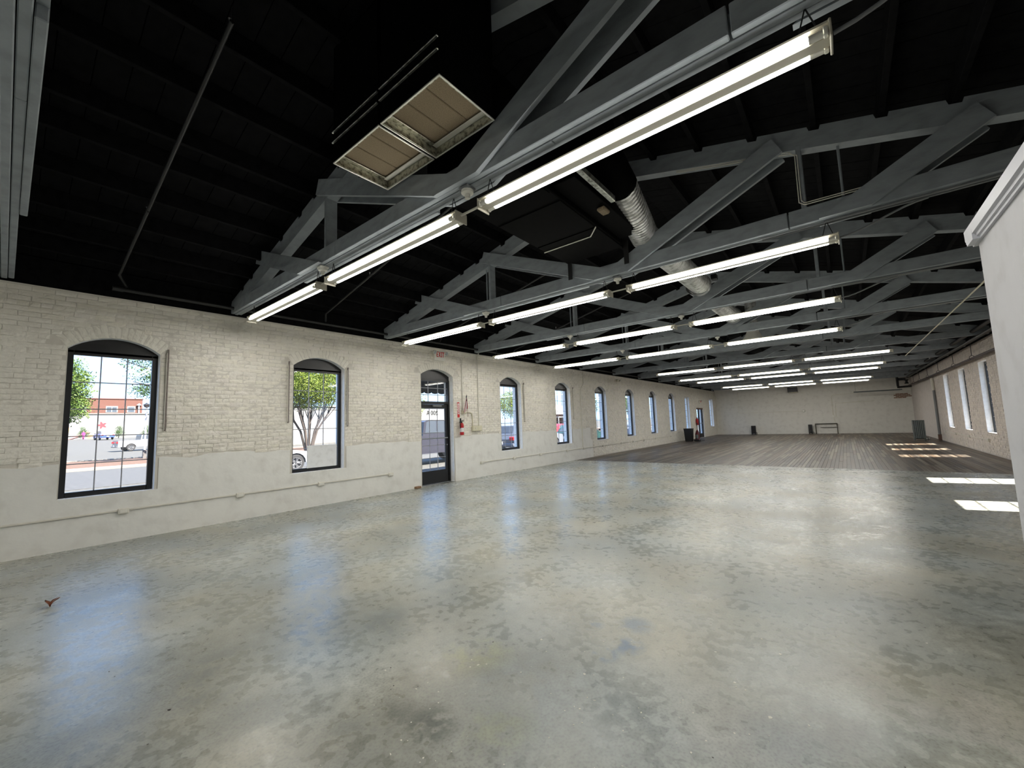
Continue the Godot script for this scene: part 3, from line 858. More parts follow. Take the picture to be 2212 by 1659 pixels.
func build_trusses() -> void:
	var proto := Node3D.new()
	var m: Material = M.truss_grey
	var ply := func(xa: float, xb: float, y0: float, y1: float, z: float) -> void:
		put("tie_plank", MB.new().box(Vector3(0.5 * (xa + xb), 0.5 * (y0 + y1), z), Vector3(xb - xa, y1 - y0, 0.052), 0.006), m, proto)
	ply.call(-5.9, -2.243, 0.0, 0.19, 0.057); ply.call(-2.237, 2.125, 0.0, 0.192, 0.057); ply.call(2.14, 5.9, 0.0, 0.188, 0.057)
	ply.call(-5.9, 0.9, -0.008, 0.18, 0.0); ply.call(0.904, 5.9, -0.006, 0.18, 0.0)
	ply.call(-5.9, -1.4, 0.004, 0.19, -0.057); ply.call(-1.396, 5.9, 0.004, 0.19, -0.057)
	put("splice_plank", MB.new().box(Vector3(-2.0, 0.085, -0.112), Vector3(2.9, 0.17, 0.05), 0.006), m, proto)
	put("rafter", rafter(-1.0, PURLIN_L), m, proto)
	put("rafter", rafter(1.0, PURLIN_R), m, proto)
	for s in [-1.0, 1.0]:
		var px: float = s * 2.4 - 0.11
		var ytop := roof_y(absf(px)) - 3.63 - 0.2
		put("post", MB.new().box(Vector3(px, 0.5 * (0.185 + ytop), 0.0), Vector3(0.05, ytop - 0.185, 0.15), 0.006), m, proto)
		var rx: float = s * 2.64
		put("tie_rod", MB.new().tube([Vector3(rx, 0.18, 0), Vector3(rx, roof_y(2.64) - 3.63 - 0.22, 0)], 0.013, 8), m, proto)
	for z in [0.108, -0.162]:
		var k := 1.0 if z > 0 else -1.0
		var zz: float = z if z > 0 else -0.112
		put("long_web", plank(Vector2(-0.2, 0.05), Vector2(-2.62, 1.02), 0.2, 0.045, true), m, proto, Vector3(0, 0, zz))
		put("long_web", plank(Vector2(0.12, 0.08), Vector2(2.1, 1.01), 0.215, 0.045, true), m, proto, Vector3(0, 0, zz + k * 0.002))
		if k > 0:
			put("short_web", plank(Vector2(-3.0, 0.05), Vector2(-4.62, 0.66), 0.215, 0.045, true), m, proto, Vector3(0, 0, zz))
			put("short_web", plank(Vector2(2.72, 0.05), Vector2(3.7, 0.6), 0.215, 0.045, true), m, proto, Vector3(0, 0, zz))
		else:
			put("short_web", plank(Vector2(2.72, 0.05), Vector2(3.7, 0.6), 0.215, 0.045, true), m, proto, Vector3(0, 0, zz))
	for k in TRUSS_Z.size():
		var t: Node3D = proto if k == TRUSS_Z.size() - 1 else proto.duplicate()
		t.name = numbered("roof_truss")
		add_child(t)
		t.position = Vector3(CX, 3.63, TRUSS_Z[k])
		var lab := "grey timber roof truss, %s in line counted from the camera end" % ORD[k - 1]
		if k == 0: lab = "grey timber roof truss behind the camera"
		elif k == 1: lab = "grey timber roof truss of which only a foot shows above the nearest window"
		elif k == 2: lab = "grey timber roof truss right behind the two filter boxes, nearest of the whole ones"
		elif k == 3: lab = "grey timber roof truss at the far end of the black air handler"
		tag(t, lab, "truss", "timber roof trusses")

# ------------------------------------------------------------------ strip lights
func build_strip_lights() -> void:
	var near := [-6.45, -3.8, -1.1]
	var far := [-5.1, -2.48, 0.155]
	var rows := [[2.75, near, 3.455], [-2.55, near, 3.455], [-5.66, near, 3.45], [-8.73, near, 3.44], [-11.82, near, 3.42], [-18.0, far, 3.47], [-21.1, far, 3.385], [-24.15, far, 3.45], [-30.3, far, 3.46], [-33.3, far, 3.465]]
	var L := 2.42
	var hp := PackedVector2Array([Vector2(-0.062, 0.0), Vector2(-0.062, -0.012), Vector2(-0.045, -0.016), Vector2(-0.034, -0.07), Vector2(0.034, -0.07), Vector2(0.045, -0.016), Vector2(0.062, -0.012), Vector2(0.062, 0.0)])
	var housing := MB.new().prism(hp, Vector3(-L / 2, 0, 0), Vector3(0, 0, 1), Vector3.UP, Vector3(L, 0, 0)).done()
	var plate := MB.new().box(Vector3.ZERO, Vector3(0.012, 0.1, 0.15), 0.004).done()
	var sock := MB.new().box(Vector3.ZERO, Vector3(0.022, 0.05, 0.034), 0.005).done()
	var tube := MB.new().lathe([Vector2(0, -1.12), Vector2(0.016, -1.12), Vector2(0.019, -1.11), Vector2(0.019, 1.11), Vector2(0.016, 1.12), Vector2(0, 1.12)], Transform3D(Basis(Vector3(0, 0, 1), PI / 2)), 12).done()
	var cap := MB.new().lathe([Vector2(0.0195, -0.03), Vector2(0.0195, 0.03), Vector2(0, 0.03)], Transform3D(Basis(Vector3(0, 0, 1), PI / 2)), 12).done()
	var col := ["by the window wall", "in the middle of its row", "at the inner end of its row"]
	for r in rows.size():
		var chain := MB.new()
		for e in [-0.05, 0.05]: chain.tube([Vector3(e, 0, 0), Vector3(0, 3.63 - rows[r][2], 0)], 0.004, 6)
		var chain_m := chain.done()
		for c in 3:
			var at := Vector3(rows[r][1][c], rows[r][2], rows[r][0])
			var t := thing("strip_light", ("lit twin-tube strip light %s, %s row from the camera" % [col[c], ORD[r - 1]] if r > 0 else "lit twin-tube strip light %s, row behind the camera" % col[c]), "light", at, "lit fluorescent strip lights under the trusses")
			put("housing", housing, M.white_enamel, t)
			for s in [-1.0, 1.0]:
				put("end_plate", plate, M.white_enamel, t, Vector3(s * L / 2, -0.05, 0))
				put("chain", chain_m, M.pipe_black, t, Vector3(s * 1.12, 0.0, 0))
				var tb := put("tube", tube, M.tube_glow, t, Vector3(0, -0.058, s * 0.058))
				for e in [-1.0, 1.0]:
					put("socket", sock, M.white_plastic, t, Vector3(e * (L / 2 - 0.02), -0.055, s * 0.058))
					put("tube_cap", cap, M.white_plastic, tb, Vector3(e * 1.15, 0, 0), Basis() if e > 0 else Basis(Vector3.UP, PI))
				var al := AreaLight3D.new()
				al.name = "tube_light"
				al.area_size = Vector2(2.2, 0.03)
				al.light_energy = LAMP * 0.5
				al.light_color = Color(1.0, 0.99, 0.965)
				al.area_range = 45.0
				al.area_attenuation = 2.0
				al.shadow_enabled = true
				al.transform = Transform3D(Basis(Vector3.RIGHT, -PI / 2), Vector3(0, -0.08, s * 0.058))
				t.add_child(al, true)
			if c < 2:
				var gap: float = rows[r][1][c + 1] - rows[r][1][c] - L
				put("nipple", MB.new().tube([Vector3(L / 2, -0.03, 0), Vector3(L / 2 + gap - 0.009, -0.03, 0)], 0.011, 8), M.conduit, t)
	# the one that is off, on the far wall
	var t := thing("strip_light", "unlit strip light hanging low before the far wall", "light", Vector3(1.75, 2.86, -36.3))
	put("housing", housing, M.cast_grey, t)
	for s in [-1.0, 1.0]:
		put("end_plate", plate, M.white_enamel, t, Vector3(s * L / 2, -0.05, 0))
		put("tube", tube, M.cast_grey, t, Vector3(0, -0.058, s * 0.058))
		put("chain", MB.new().tube([Vector3(0, 0, 0), Vector3(0, 0.77, 0)], 0.004, 6), M.pipe_black, t, Vector3(s * 1.1, 0, 0.0))

# ------------------------------------------------------------------ air handling
func flex_duct(path: Array, r: float) -> MB:
	# a spiral duct: the radius swells between ribs
	var pts := []
	for i in path.size() - 1:
		var n := int((path[i + 1] - path[i]).length() / 0.01375)
		for k in n: pts.append(path[i].lerp(path[i + 1], float(k) / n))
	pts.append(path[path.size() - 1])
	var mb := MB.new()
	var sides := 20
	var prev := []
	for i in pts.size():
		var t: Vector3 = (pts[mini(i + 1, pts.size() - 1)] - pts[maxi(i - 1, 0)]).normalized()
		var a := (Vector3.UP - t * Vector3.UP.dot(t)).normalized()
		var b := t.cross(a)
		var rr: float = r + [0.0, 0.002, 0.0, -0.016][i % 4]
		var cur := []
		for j in sides:
			var an := TAU * j / sides
			cur.append([pts[i] + (a * cos(an) + b * sin(an)) * rr, a * cos(an) + b * sin(an)])
		if i > 0:
			for j in sides:
				var k := (j + 1) % sides
				mb.quad(prev[j][0], prev[k][0], cur[k][0], cur[j][0], cur[j][1] + cur[k][1])
		prev = cur
	return mb

func build_ducts() -> void:
	# two open-bottomed return boxes with filter blankets
	var labs := ["return air box with a tan filter blanket, the left one nearer the window wall", "return air box with a tan filter blanket, the right one nearer the camera"]
	for k in 2:
		var x0 := -3.465 if k == 0 else -2.71
		var x1 := -2.735 if k == 0 else -1.995
		var z0 := -1.785; var z1 := -2.37
		var yb := 3.95
		var t := thing("filter_box", labs[k], "air duct", Vector3(0.5 * (x0 + x1), yb, 0.5 * (z0 + z1)), "return air boxes over the nearest truss")
		var w := x1 - x0; var dp := z0 - z1
		var s := MB.new()
		for e in [-1.0, 1.0]:
			s.box(Vector3(0, 0.58, e * (dp * 0.5 - 0.006)), Vector3(w, 1.15, 0.012))
			s.box(Vector3(e * (w * 0.5 - 0.006), 0.58, 0), Vector3(0.012, 1.15, dp))
		s.box(Vector3(0, 1.15, 0), Vector3(w, 0.012, dp))
		put("casing", s, M.duct_black, t)
		var lip := MB.new(); var inner := MB.new()
		for e in [-1.0, 1.0]:
			lip.box(Vector3(0, 0.0, e * (dp * 0.5 - 0.005)), Vector3(w, 0.012, 0.012), 0.002)
			lip.box(Vector3(e * (w * 0.5 - 0.005), 0.0, 0), Vector3(0.012, 0.012, dp), 0.002)
			inner.box(Vector3(0, 0.065, e * (dp * 0.5 - 0.016)), Vector3(w - 0.03, 0.13, 0.006))
			inner.box(Vector3(e * (w * 0.5 - 0.016), 0.065, 0), Vector3(0.006, 0.13, dp - 0.03))
		put("lip", lip, M.galv_bright, t)
		put("frame", inner, M.galv_strip, t)
		for i in 3:
			var fw := (w - 0.05) / 3.0
			put("filter_blanket", MB.new().box(Vector3((i - 1) * fw, 0.105, 0), Vector3(fw - 0.004, 0.03, dp - 0.05), 0.006), M.filter, t)
		put("angle_clip", MB.new().box(Vector3(0, 0.075, -dp * 0.5 + 0.045), Vector3(w - 0.06, 0.01, 0.05), 0.003), M.galv_bright, t)
		put("angle_clip", MB.new().box(Vector3(-w * 0.5 + 0.04, 0.075, 0), Vector3(0.045, 0.01, dp - 0.14), 0.003), M.galv_strip, t)
		for y in [0.19, 0.29]:
			put("rail", MB.new().box(Vector3(0, y, dp * 0.5 + 0.008), Vector3(w, 0.012, 0.02), 0.003), M.galv, t)
		for q in [[-1, -1], [1, -1], [-1, 1], [1, 1]]:
			put("hanger_rod", MB.new().tube([Vector3(q[0] * (w * 0.5 - 0.03), 0.9, q[1] * (dp * 0.5 - 0.03)), Vector3(q[0] * (w * 0.5 - 0.03), roof_y(absf(0.5 * (x0 + x1) - CX)) + 0.1 - yb, q[1] * (dp * 0.5 - 0.03))], 0.008, 6), M.pipe_black, t)
	# the air handler in the second bay
	var ah := thing("air_handler", "large black air handler slung between the first two whole trusses", "air handler", Vector3(-2.7, 3.95, -4.05))
	put("casing", MB.new().box(Vector3(0, 0.42, 0.05), Vector3(0.94, 0.84, 2.72), 0.01), M.duct_black, ah)
	for z in [1.2, 0.2, -0.65]:
		put("panel", MB.new().box(Vector3(0, -0.004, z - 0.3), Vector3(0.9, 0.012, 0.8), 0.003), M.duct_black, ah)
	put("seam_strip", MB.new().tube([Vector3(-0.46, -0.018, -0.72), Vector3(0.28, -0.018, -0.72), Vector3(0.46, -0.018, -0.52)], 0.008, 6), M.conduit, ah)
	put("side_plenum", MB.new().box(Vector3(0.62, 0.28, -0.35), Vector3(0.28, 0.46, 1.7), 0.006), M.duct_black, ah)
	put("angle_rail", MB.new().box(Vector3(0.86, 0.02, 0.25), Vector3(0.05, 0.012, 0.86), 0.003), M.galv, ah)
	put("angle_rail", MB.new().box(Vector3(0.885, 0.05, 0.25), Vector3(0.006, 0.06, 0.86), 0.002), M.galv, ah)
	put("insulation_scrap", MB.new().box(Vector3(0.68, 0.03, -0.3), Vector3(0.1, 0.05, 0.16), 0.015), M.filter, ah)
	for x in [-0.47, 0.46]:
		put("strap", MB.new().box(Vector3(x, -0.06, -1.44), Vector3(0.07, 0.34, 0.014), 0.003), M.pipe_black, ah)
		put("strap", MB.new().box(Vector3(x, -0.02, 1.28), Vector3(0.07, 0.2, 0.014), 0.003), M.pipe_black, ah)
	# round spiral duct that runs on from it
	var fd := thing("spiral_duct", "silver spiral round duct running on from the black air handler", "air duct", Vector3.ZERO)
	put("duct", flex_duct([Vector3(-1.87, 4.3, -4.55), Vector3(-1.92, 4.2, -5.0), Vector3(-2.02, 4.12, -5.66), Vector3(-1.98, 4.06, -6.4), Vector3(-1.95, 4.04, -8.3)], 0.19), M.flex_silver, fd)
	put("elbow", MB.new().tube([Vector3(-1.95, 4.9, -4.1), Vector3(-1.9, 4.55, -4.2), Vector3(-1.87, 4.36, -4.4), Vector3(-1.87, 4.3, -4.56)], 0.2, 14), M.duct_black, fd)
	put("collar", MB.new().lathe([Vector2(0.205, -0.05), Vector2(0.205, 0.05), Vector2(0.18, 0.05)], Transform3D(Basis(Vector3.RIGHT, PI / 2), Vector3(-1.97, 4.03, -8.3)), 20), M.steel, fd)
	put("damper_box", MB.new().box(Vector3(-1.7, 4.12, -8.3), Vector3(0.1, 0.1, 0.12), 0.01), M.pipe_black, fd)
	var fe := thing("spiral_duct", "shorter silver spiral duct one bay farther down the hall", "air duct", Vector3.ZERO)
	put("duct", flex_duct([Vector3(-2.1, 4.1, -8.5), Vector3(-2.05, 4.05, -9.4), Vector3(-2.0, 4.03, -11.5)], 0.18), M.flex_silver, fe)
	put("collar", MB.new().lathe([Vector2(0.205, -0.05), Vector2(0.205, 0.05), Vector2(0.18, 0.05)], Transform3D(Basis(Vector3.RIGHT, PI / 2), Vector3(-2.0, 4.03, -11.5)), 20), M.steel, fe)
	var df := thing("air_diffuser", "pale cone diffuser at the end of the spiral ducts", "air duct", Vector3(-1.95, 3.75, -14.0))
	put("cone", MB.new().lathe([Vector2(0.12, 0.2), Vector2(0.27, 0.0), Vector2(0.3, 0.0), Vector2(0.17, 0.22), Vector2(0.16, 0.3)], Transform3D(), 20), M.white_plastic, df)
	put("neck", MB.new().tube([Vector3(0, 0.28, 0), Vector3(0, 1.35, 0)], 0.15, 16), M.flex_silver, df)

# ------------------------------------------------------------------ pipes and conduits under the roof
func build_pipes() -> void:
	var yl := 3.7
	var p := thing("sprinkler_main", "long black sprinkler pipe along the top of the window wall", "pipe", Vector3.ZERO)
	put("pipe", MB.new().tube([Vector3(XL + 0.16, yl, -0.95), Vector3(XL + 0.16, yl, ZF + 0.4)], 0.03, 8), M.pipe_black, p)
	put("pipe_cap", MB.new().tube([Vector3(XL + 0.16, yl, -0.9), Vector3(XL + 0.16, yl, -1.02)], 0.038, 8), M.pipe_black, p)
	var zs := [-1.05, -4.1, -7.2, -10.25, -13.3]
	for k in zs.size():
		var z: float = zs[k]
		var b := thing("sprinkler_branch", "thin black sprinkler branch climbing the roof slope in the %s bay from the camera" % ORD[k], "pipe", Vector3(0, 0, z), "sprinkler branches on the window side")
		var pts := [Vector3(XL + 0.16, yl + 0.05, 0)]
		for d in [5.55, 4.0, 2.5, 1.25]: pts.append(Vector3(CX - d, roof_y(d) - 0.1, 0.02 * d))
		put("pipe", MB.new().tube(pts, 0.019, 8), M.pipe_black, b)
		for d in [4.0, 1.3]:
			var at := Vector3(CX - d, roof_y(d) - 0.1, 0.02 * d)
			var sp := MB.new()
			sp.tube([at, at + Vector3(0, 0.05, 0)], 0.009, 6)
			sp.lathe([Vector2(0, 0.075), Vector2(0.014, 0.072), Vector2(0.014, 0.068), Vector2(0.006, 0.05), Vector2(0, 0.05)], Transform3D(Basis(), at), 8)
			put("sprinkler_head", sp, M.steel, b)
			put("ring_hanger", MB.new().tube([at + Vector3(0.06, -0.02, 0), at + Vector3(0.06, 0.13, 0)], 0.006, 6), M.pipe_black, b)
	# rear wall: brown main on ring hangers, two black pipes above it
	var r := thing("sprinkler_main", "brown sprinkler pipe on ring hangers along the rear window wall", "pipe", Vector3.ZERO)
	put("pipe", MB.new().tube([Vector3(3.3, 3.06, -36.6), Vector3(3.3, 3.06, -6.5)], 0.04, 10), M.rust_dark, r)
	for z in [-10.0, -13.1, -16.2, -19.45, -22.35, -25.6, -28.6, -31.5, -34.0]:
		var h := MB.new()
		h.tube([Vector3(3.3, 3.16, z), Vector3(3.3, 3.85, z)], 0.008, 6)
		var loop := []
		for i in 13: loop.append(Vector3(3.3 + 0.058 * sin(TAU * i / 12), 3.09 + 0.07 * cos(TAU * i / 12), z))
		h.tube(loop, 0.007, 6)
		put("ring_hanger", h, M.pipe_black, r)
	solo("roof_pipe", "upper of two thick black pipes along the eaves over the rear windows", "pipe", MB.new().tube([Vector3(3.12, 3.74, -35.5), Vector3(3.12, 3.74, -5.5)], 0.055, 10), M.pipe_black, Vector3.ZERO)
	solo("roof_pipe", "lower of two thick black pipes along the eaves over the rear windows", "pipe", MB.new().tube([Vector3(3.2, 3.56, -35.5), Vector3(3.2, 3.56, -5.5)], 0.05, 10), M.pipe_black, Vector3.ZERO)
	# long thin conduit hung under the tie beams
	var cd := thing("roof_conduit", "long pale conduit running down the hall below the tie beams", "conduit", Vector3.ZERO)
	put("conduit", MB.new().tube([Vector3(2.0, 3.6, -6.2), Vector3(2.0, 3.6, -22.0)], 0.013, 8), M.cream_metal, cd)
	# wiring along the tie beams, with whips dropping to the inner strip lights
	for k in [1, 2, 3, 4]:
		var z: float = TRUSS_Z[k + 1]
		var w := thing("tie_conduit", "pair of thin grey conduits along the underside of the %s truss" % ["", "nearest whole", "second whole", "third whole", "fourth whole"][k], "conduit", Vector3(0, 3.61, z))
		var x0 := -0.5 if k > 1 else 0.6
		for q in [[0.03, 0.0], [-0.03, -0.6]]:
			put("conduit", MB.new().tube([Vector3(x0 + q[1] + 0.5, 0.0, q[0]), Vector3(3.3, 0.0, q[0])], 0.012, 8), M.grey_conduit, w)
		var fx := thing("light_whip", "flexible grey cable looping from the tie beam to the inner strip light, %s row" % ORD[k - 1], "cable", Vector3(0, 0, z))
		var pts := []
		for i in 9:
			var s := i / 8.0
			pts.append(Vector3(0.122 + 0.7 * s, 3.41 + 0.17 * (s * s * (3 - 2 * s)), -0.01 + 0.04 * s))
		put("cable", MB.new().tube(pts, 0.011, 8), M.grey_conduit, fx)
		if k < 3:
			var cb := thing("cable_run", "thin cables along the rafter and down the post of the %s truss" % ["", "nearest whole", "second whole"][k], "cable", Vector3(CX, 3.63, z))
			for q in 2:
				var o := 0.022 * q
				put("cable", MB.new().tube([Vector3(0.95, roof_y(0.95) - 3.63 - 0.27 - o, 0.075), Vector3(2.2, roof_y(2.2) - 3.63 - 0.27 - o, 0.075), Vector3(2.255 + o, roof_y(2.26) - 3.63 - 0.33, 0.09), Vector3(2.25 + o, 0.26 + o, 0.09), Vector3(2.3, 0.215 + o, 0.095), Vector3(2.8, 0.2 + o, 0.095)], 0.006, 6), M.conduit, cb)
		# fittings between the lights: a round lampholder on a box
		for c in 2:
			var x: float = [-5.12, -2.46][c]
			var lh := thing("lampholder", "white porcelain lampholder under the %s truss, %s gap between strip lights" % [["", "nearest whole", "second whole", "third whole", "fourth whole"][k], ["outer", "inner"][c]], "lampholder", Vector3(x, 3.62, z + 0.02))
			put("box", MB.new().box(Vector3(0, -0.012, 0), Vector3(0.11, 0.03, 0.11), 0.006), M.grey_conduit if c == 1 else M.white_plastic, lh)
			put("holder", MB.new().lathe([Vector2(0, -0.1), Vector2(0.022, -0.1), Vector2(0.026, -0.06), Vector2(0.055, -0.05), Vector2(0.055, -0.025), Vector2(0, -0.025)], Transform3D(), 16), M.white_plastic, lh)

# ------------------------------------------------------------------ fittings on the window wall
func raceway(label: String, za: float, zb: float, y: float, boxes: Array) -> void:
	var t := thing("wall_raceway", label, "conduit", Vector3(XL + 0.012, y, 0))
	put("raceway", MB.new().box(Vector3(0.01, 0, 0.5 * (za + zb)), Vector3(0.02, 0.024, absf(za - zb)), 0.004), M.conduit, t)
	for z in boxes:
		var b := put("outlet_box", MB.new().box(Vector3(0.02, -0.012, z), Vector3(0.045, 0.075, 0.12), 0.006), M.conduit, t)
		put("socket_face", MB.new().box(Vector3(0.044, -0.012, z), Vector3(0.004, 0.045, 0.08), 0.002), M.white_plastic, b)

func exit_sign(label: String, at: Vector3, turn: float, lit := true) -> void:
	var t := thing("exit_sign", label, "exit sign", at, "", turn)
	put("case", MB.new().box(Vector3(0.045, 0, 0), Vector3(0.09, 0.25, 0.34), 0.012), M.white_plastic, t)
	var tm := TextMesh.new()
	tm.text = "EXIT"; tm.font_size = 16; tm.pixel_size = 0.0085; tm.depth = 0.004
	var sf := SystemFont.new(); sf.font_names = PackedStringArray(["Droid Sans"]); sf.font_weight = 700; tm.font = sf
	put("lettering", tm, M.red_sign, t, Vector3(0.092, 0.035, -0.01), Basis(Vector3.UP, PI / 2) * Basis.from_scale(Vector3(0.92, 1.35, 1)))
	for s in [-1.0, 1.0]:
		var hd := put("lamp_head", MB.new().lathe([Vector2(0, -0.05), Vector2(0.03, -0.045), Vector2(0.06, 0.01), Vector2(0.06, 0.03), Vector2(0, 0.03)], Transform3D(Basis(Vector3(0, 0, 1), -PI / 2 - 0.5), Vector3(0.1, 0.09, s * 0.2)), 14), M.white_plastic, t)
		put("lens", MB.new().lathe([Vector2(0.052, 0.029), Vector2(0.045, 0.036), Vector2(0, 0.038)], Transform3D(Basis(Vector3(0, 0, 1), -PI / 2 - 0.5), Vector3(0.1, 0.09, s * 0.2)), 14), M.steel, hd)

func build_front_wall_fittings() -> void:
	raceway("white surface raceway low on the window wall, under the two nearest windows", 2.6, -5.78, 0.44, [0.6, -1.17, -2.67, -4.1, -5.74])
	raceway("white surface raceway low on the window wall, beyond the glass door", -8.82, -25.6, 0.42, [-8.84, -10.35, -11.82, -13.57, -14.85, -16.57, -18.44, -19.85, -21.31, -22.95, -25.58])
	exit_sign("white EXIT sign with two lamp heads over the glass street door", Vector3(XL + 0.01, 3.37, -7.25), 0.0)
	exit_sign("small white EXIT sign with lamp heads over the far side door", Vector3(XL + 0.01, 2.62, -32.5), 0.0)
	var em := thing("emergency_light", "twin-head emergency light high on the wall between arched windows", "emergency light", Vector3(XL + 0.01, 3.38, -18.4))
	put("case", MB.new().box(Vector3(0.04, 0, 0), Vector3(0.08, 0.1, 0.2), 0.01), M.cream_metal, em)
	for s in [-1.0, 1.0]:
		put("lamp_head", MB.new().lathe([Vector2(0, -0.05), Vector2(0.03, -0.045), Vector2(0.055, 0.01), Vector2(0.055, 0.03), Vector2(0, 0.03)], Transform3D(Basis(Vector3(0, 0, 1), -PI / 2 - 0.5), Vector3(0.1, 0.0, s * 0.15)), 14), M.white_plastic, em)
	var X := XL + 0.022
	# conduit drops round the extinguisher
	var c1 := thing("wall_conduit", "thin conduit from the EXIT sign bending down to a small box behind the flag", "conduit", Vector3(X, 0, 0))
	put("conduit", MB.new().tube([Vector3(0, 3.4, -7.45), Vector3(0, 3.4, -7.98), Vector3(0, 3.385, -8.05), Vector3(0, 3.34, -8.1), Vector3(0, 3.25, -8.11), Vector3(0, 1.92, -8.11)], 0.012, 8), M.conduit, c1)
	put("junction_box", MB.new().box(Vector3(0.012, 1.87, -8.14), Vector3(0.05, 0.09, 0.14), 0.006), M.cream_metal, c1)
	put("conduit", MB.new().tube([Vector3(0, 1.87, -8.2), Vector3(0, 1.87, -8.38), Vector3(0, 1.855, -8.44), Vector3(0, 1.82, -8.48), Vector3(0, 1.74, -8.5), Vector3(0, 1.48, -8.5)], 0.014, 8), M.cream_metal, c1)
	var c2 := thing("wall_conduit", "straight conduit from the roof down to a wide cream switch box", "conduit", Vector3(X, 0, 0))
	put("conduit", MB.new().tube([Vector3(0.02, 3.62, -8.8), Vector3(0, 3.5, -8.76), Vector3(0, 1.47, -8.76)], 0.018, 8), M.conduit, c2)
	put("switch_box", MB.new().box(Vector3(0.02, 1.405, -8.65), Vector3(0.07, 0.15, 0.38), 0.008), M.cream_metal, c2)
	put("switch", MB.new().box(Vector3(0.06, 1.41, -8.57), Vector3(0.02, 0.04, 0.025), 0.004), M.white_plastic, c2)
	put("cover_plate", MB.new().box(Vector3(0.056, 1.405, -8.74), Vector3(0.004, 0.1, 0.15), 0.002), M.cream_metal, c2)
	var c3 := thing("wall_conduit", "white conduit with a kink dropping between two arched windows", "conduit", Vector3(X, 0, 0))
	put("conduit", MB.new().tube([Vector3(0, 3.58, -15.1), Vector3(0, 3.05, -15.08), Vector3(0, 2.8, -14.82), Vector3(0, 2.6, -14.8), Vector3(0, 0.45, -14.8)], 0.02, 8), M.conduit, c3)
	# extinguisher, its sign and the flag
	var ex := thing("fire_extinguisher", "red fire extinguisher with black hose hanging right of the glass door", "fire extinguisher", Vector3(XL + 0.1, 1.24, -7.99))
	put("cylinder", MB.new().lathe([Vector2(0, 0), Vector2(0.05, 0.0), Vector2(0.057, 0.012), Vector2(0.057, 0.27), Vector2(0.048, 0.31), Vector2(0.022, 0.335), Vector2(0, 0.335)], Transform3D(), 18), M.red_paint, ex)
	put("label", MB.new().lathe([Vector2(0.0578, 0.085), Vector2(0.0578, 0.2)], Transform3D(), 18), M.label_white, ex)
	var vh := MB.new()
	vh.tube([Vector3(0, 0.33, 0), Vector3(0, 0.375, 0)], 0.018, 10)
	vh.box(Vector3(0.0, 0.4, -0.03), Vector3(0.022, 0.016, 0.12), 0.004, Basis(Vector3.RIGHT, 0.25))
	vh.box(Vector3(0.0, 0.372, -0.035), Vector3(0.02, 0.012, 0.1), 0.004)
	put("valve_handle", vh, M.black_plastic, ex)
	put("hose", MB.new().tube([Vector3(0, 0.36, 0.02), Vector3(0.01, 0.4, 0.05), Vector3(0.01, 0.42, 0.065), Vector3(0.01, 0.36, 0.07), Vector3(0.01, 0.18, 0.07)], 0.012, 8), M.black_plastic, ex)
	put("horn", MB.new().box(Vector3(0.01, 0.4, 0.055), Vector3(0.035, 0.13, 0.05), 0.01), M.black_plastic, ex)
	put("wall_hook", MB.new().box(Vector3(-0.06, 0.36, 0), Vector3(0.07, 0.03, 0.02), 0.004), M.steel, ex)
	var sg := thing("extinguisher_sign", "tall white and red arrow placard above the fire extinguisher", "sign", Vector3(XL + 0.012, 1.94, -7.96))
	put("plate", MB.new().box(Vector3(0, 0, 0), Vector3(0.006, 0.42, 0.085), 0.002), M.red_sign, sg)
	put("white_field", MB.new().box(Vector3(0.003, 0.03, 0), Vector3(0.003, 0.3, 0.06)), M.label_white, sg)
	var arrow := PackedVector2Array([Vector2(-0.008, 0.13), Vector2(0.008, 0.13), Vector2(0.008, -0.09), Vector2(0.022, -0.09), Vector2(0, -0.13), Vector2(-0.022, -0.09), Vector2(-0.008, -0.09)])
	put("arrow", MB.new().prism(arrow, Vector3(0.0045, 0.02, 0), Vector3(0, 0, 1), Vector3.UP, Vector3(0.002, 0, 0)), M.red_sign, sg)
	var fl := thing("flag", "small stars and stripes flag on a stick tucked behind the conduit box", "flag", Vector3(XL + 0.09, 0, 0))
	var p0 := Vector3(0.05, 2.36, -8.16); var p1 := Vector3(0.0, 1.74, -8.25)
	put("stick", MB.new().tube([p1, p0], 0.006, 6), M.wood_block, fl)
	# the cloth hangs from the upper stick towards the wall in three soft folds
	var cols := 9; var rows := 13
	var at := func(i: float, j: float) -> Vector3:
		var s := p0.lerp(p1, i / 12.0 * 0.62)
		var drop := j / 8.0
		return s + Vector3(0.02 * sin(j * 1.3 + i * 0.2), -0.1 * drop - 0.005 * i * drop, (0.012 + 0.0105 * i) * drop)
	var red := MB.new(); var white := MB.new(); var blue := MB.new()
	for i in rows - 1:
		for j in cols - 1:
			var q: MB = blue if i < 5 and j < 5 else (red if j % 2 == 0 else white)
			var a: Vector3 = at.call(i, j); var b: Vector3 = at.call(i + 1, j); var c: Vector3 = at.call(i + 1, j + 1); var d: Vector3 = at.call(i, j + 1)
			q.quad(a, b, c, d, Vector3.RIGHT)
	put("stripes", red, mat("flag_red", rgb8(150, 54, 60), 0.8), fl)
	put("stripes", white, M.label_white, fl)
	put("canton", blue, mat("flag_blue", rgb8(44, 48, 70), 0.8), fl)
	# iron guide channels beside the windows
	var guides := [[-1.605, 1.58, 2.84, "right of the nearest arched window"], [-3.45, 1.67, 2.83, "left of the window with the grey board"], [-4.672, 1.57, 2.81, "right of the window with the grey board"], [-10.98, 1.55, 2.82, "right of the first window past the door"], [-14.2, 1.6, 2.82, "right of the second window past the door"]]
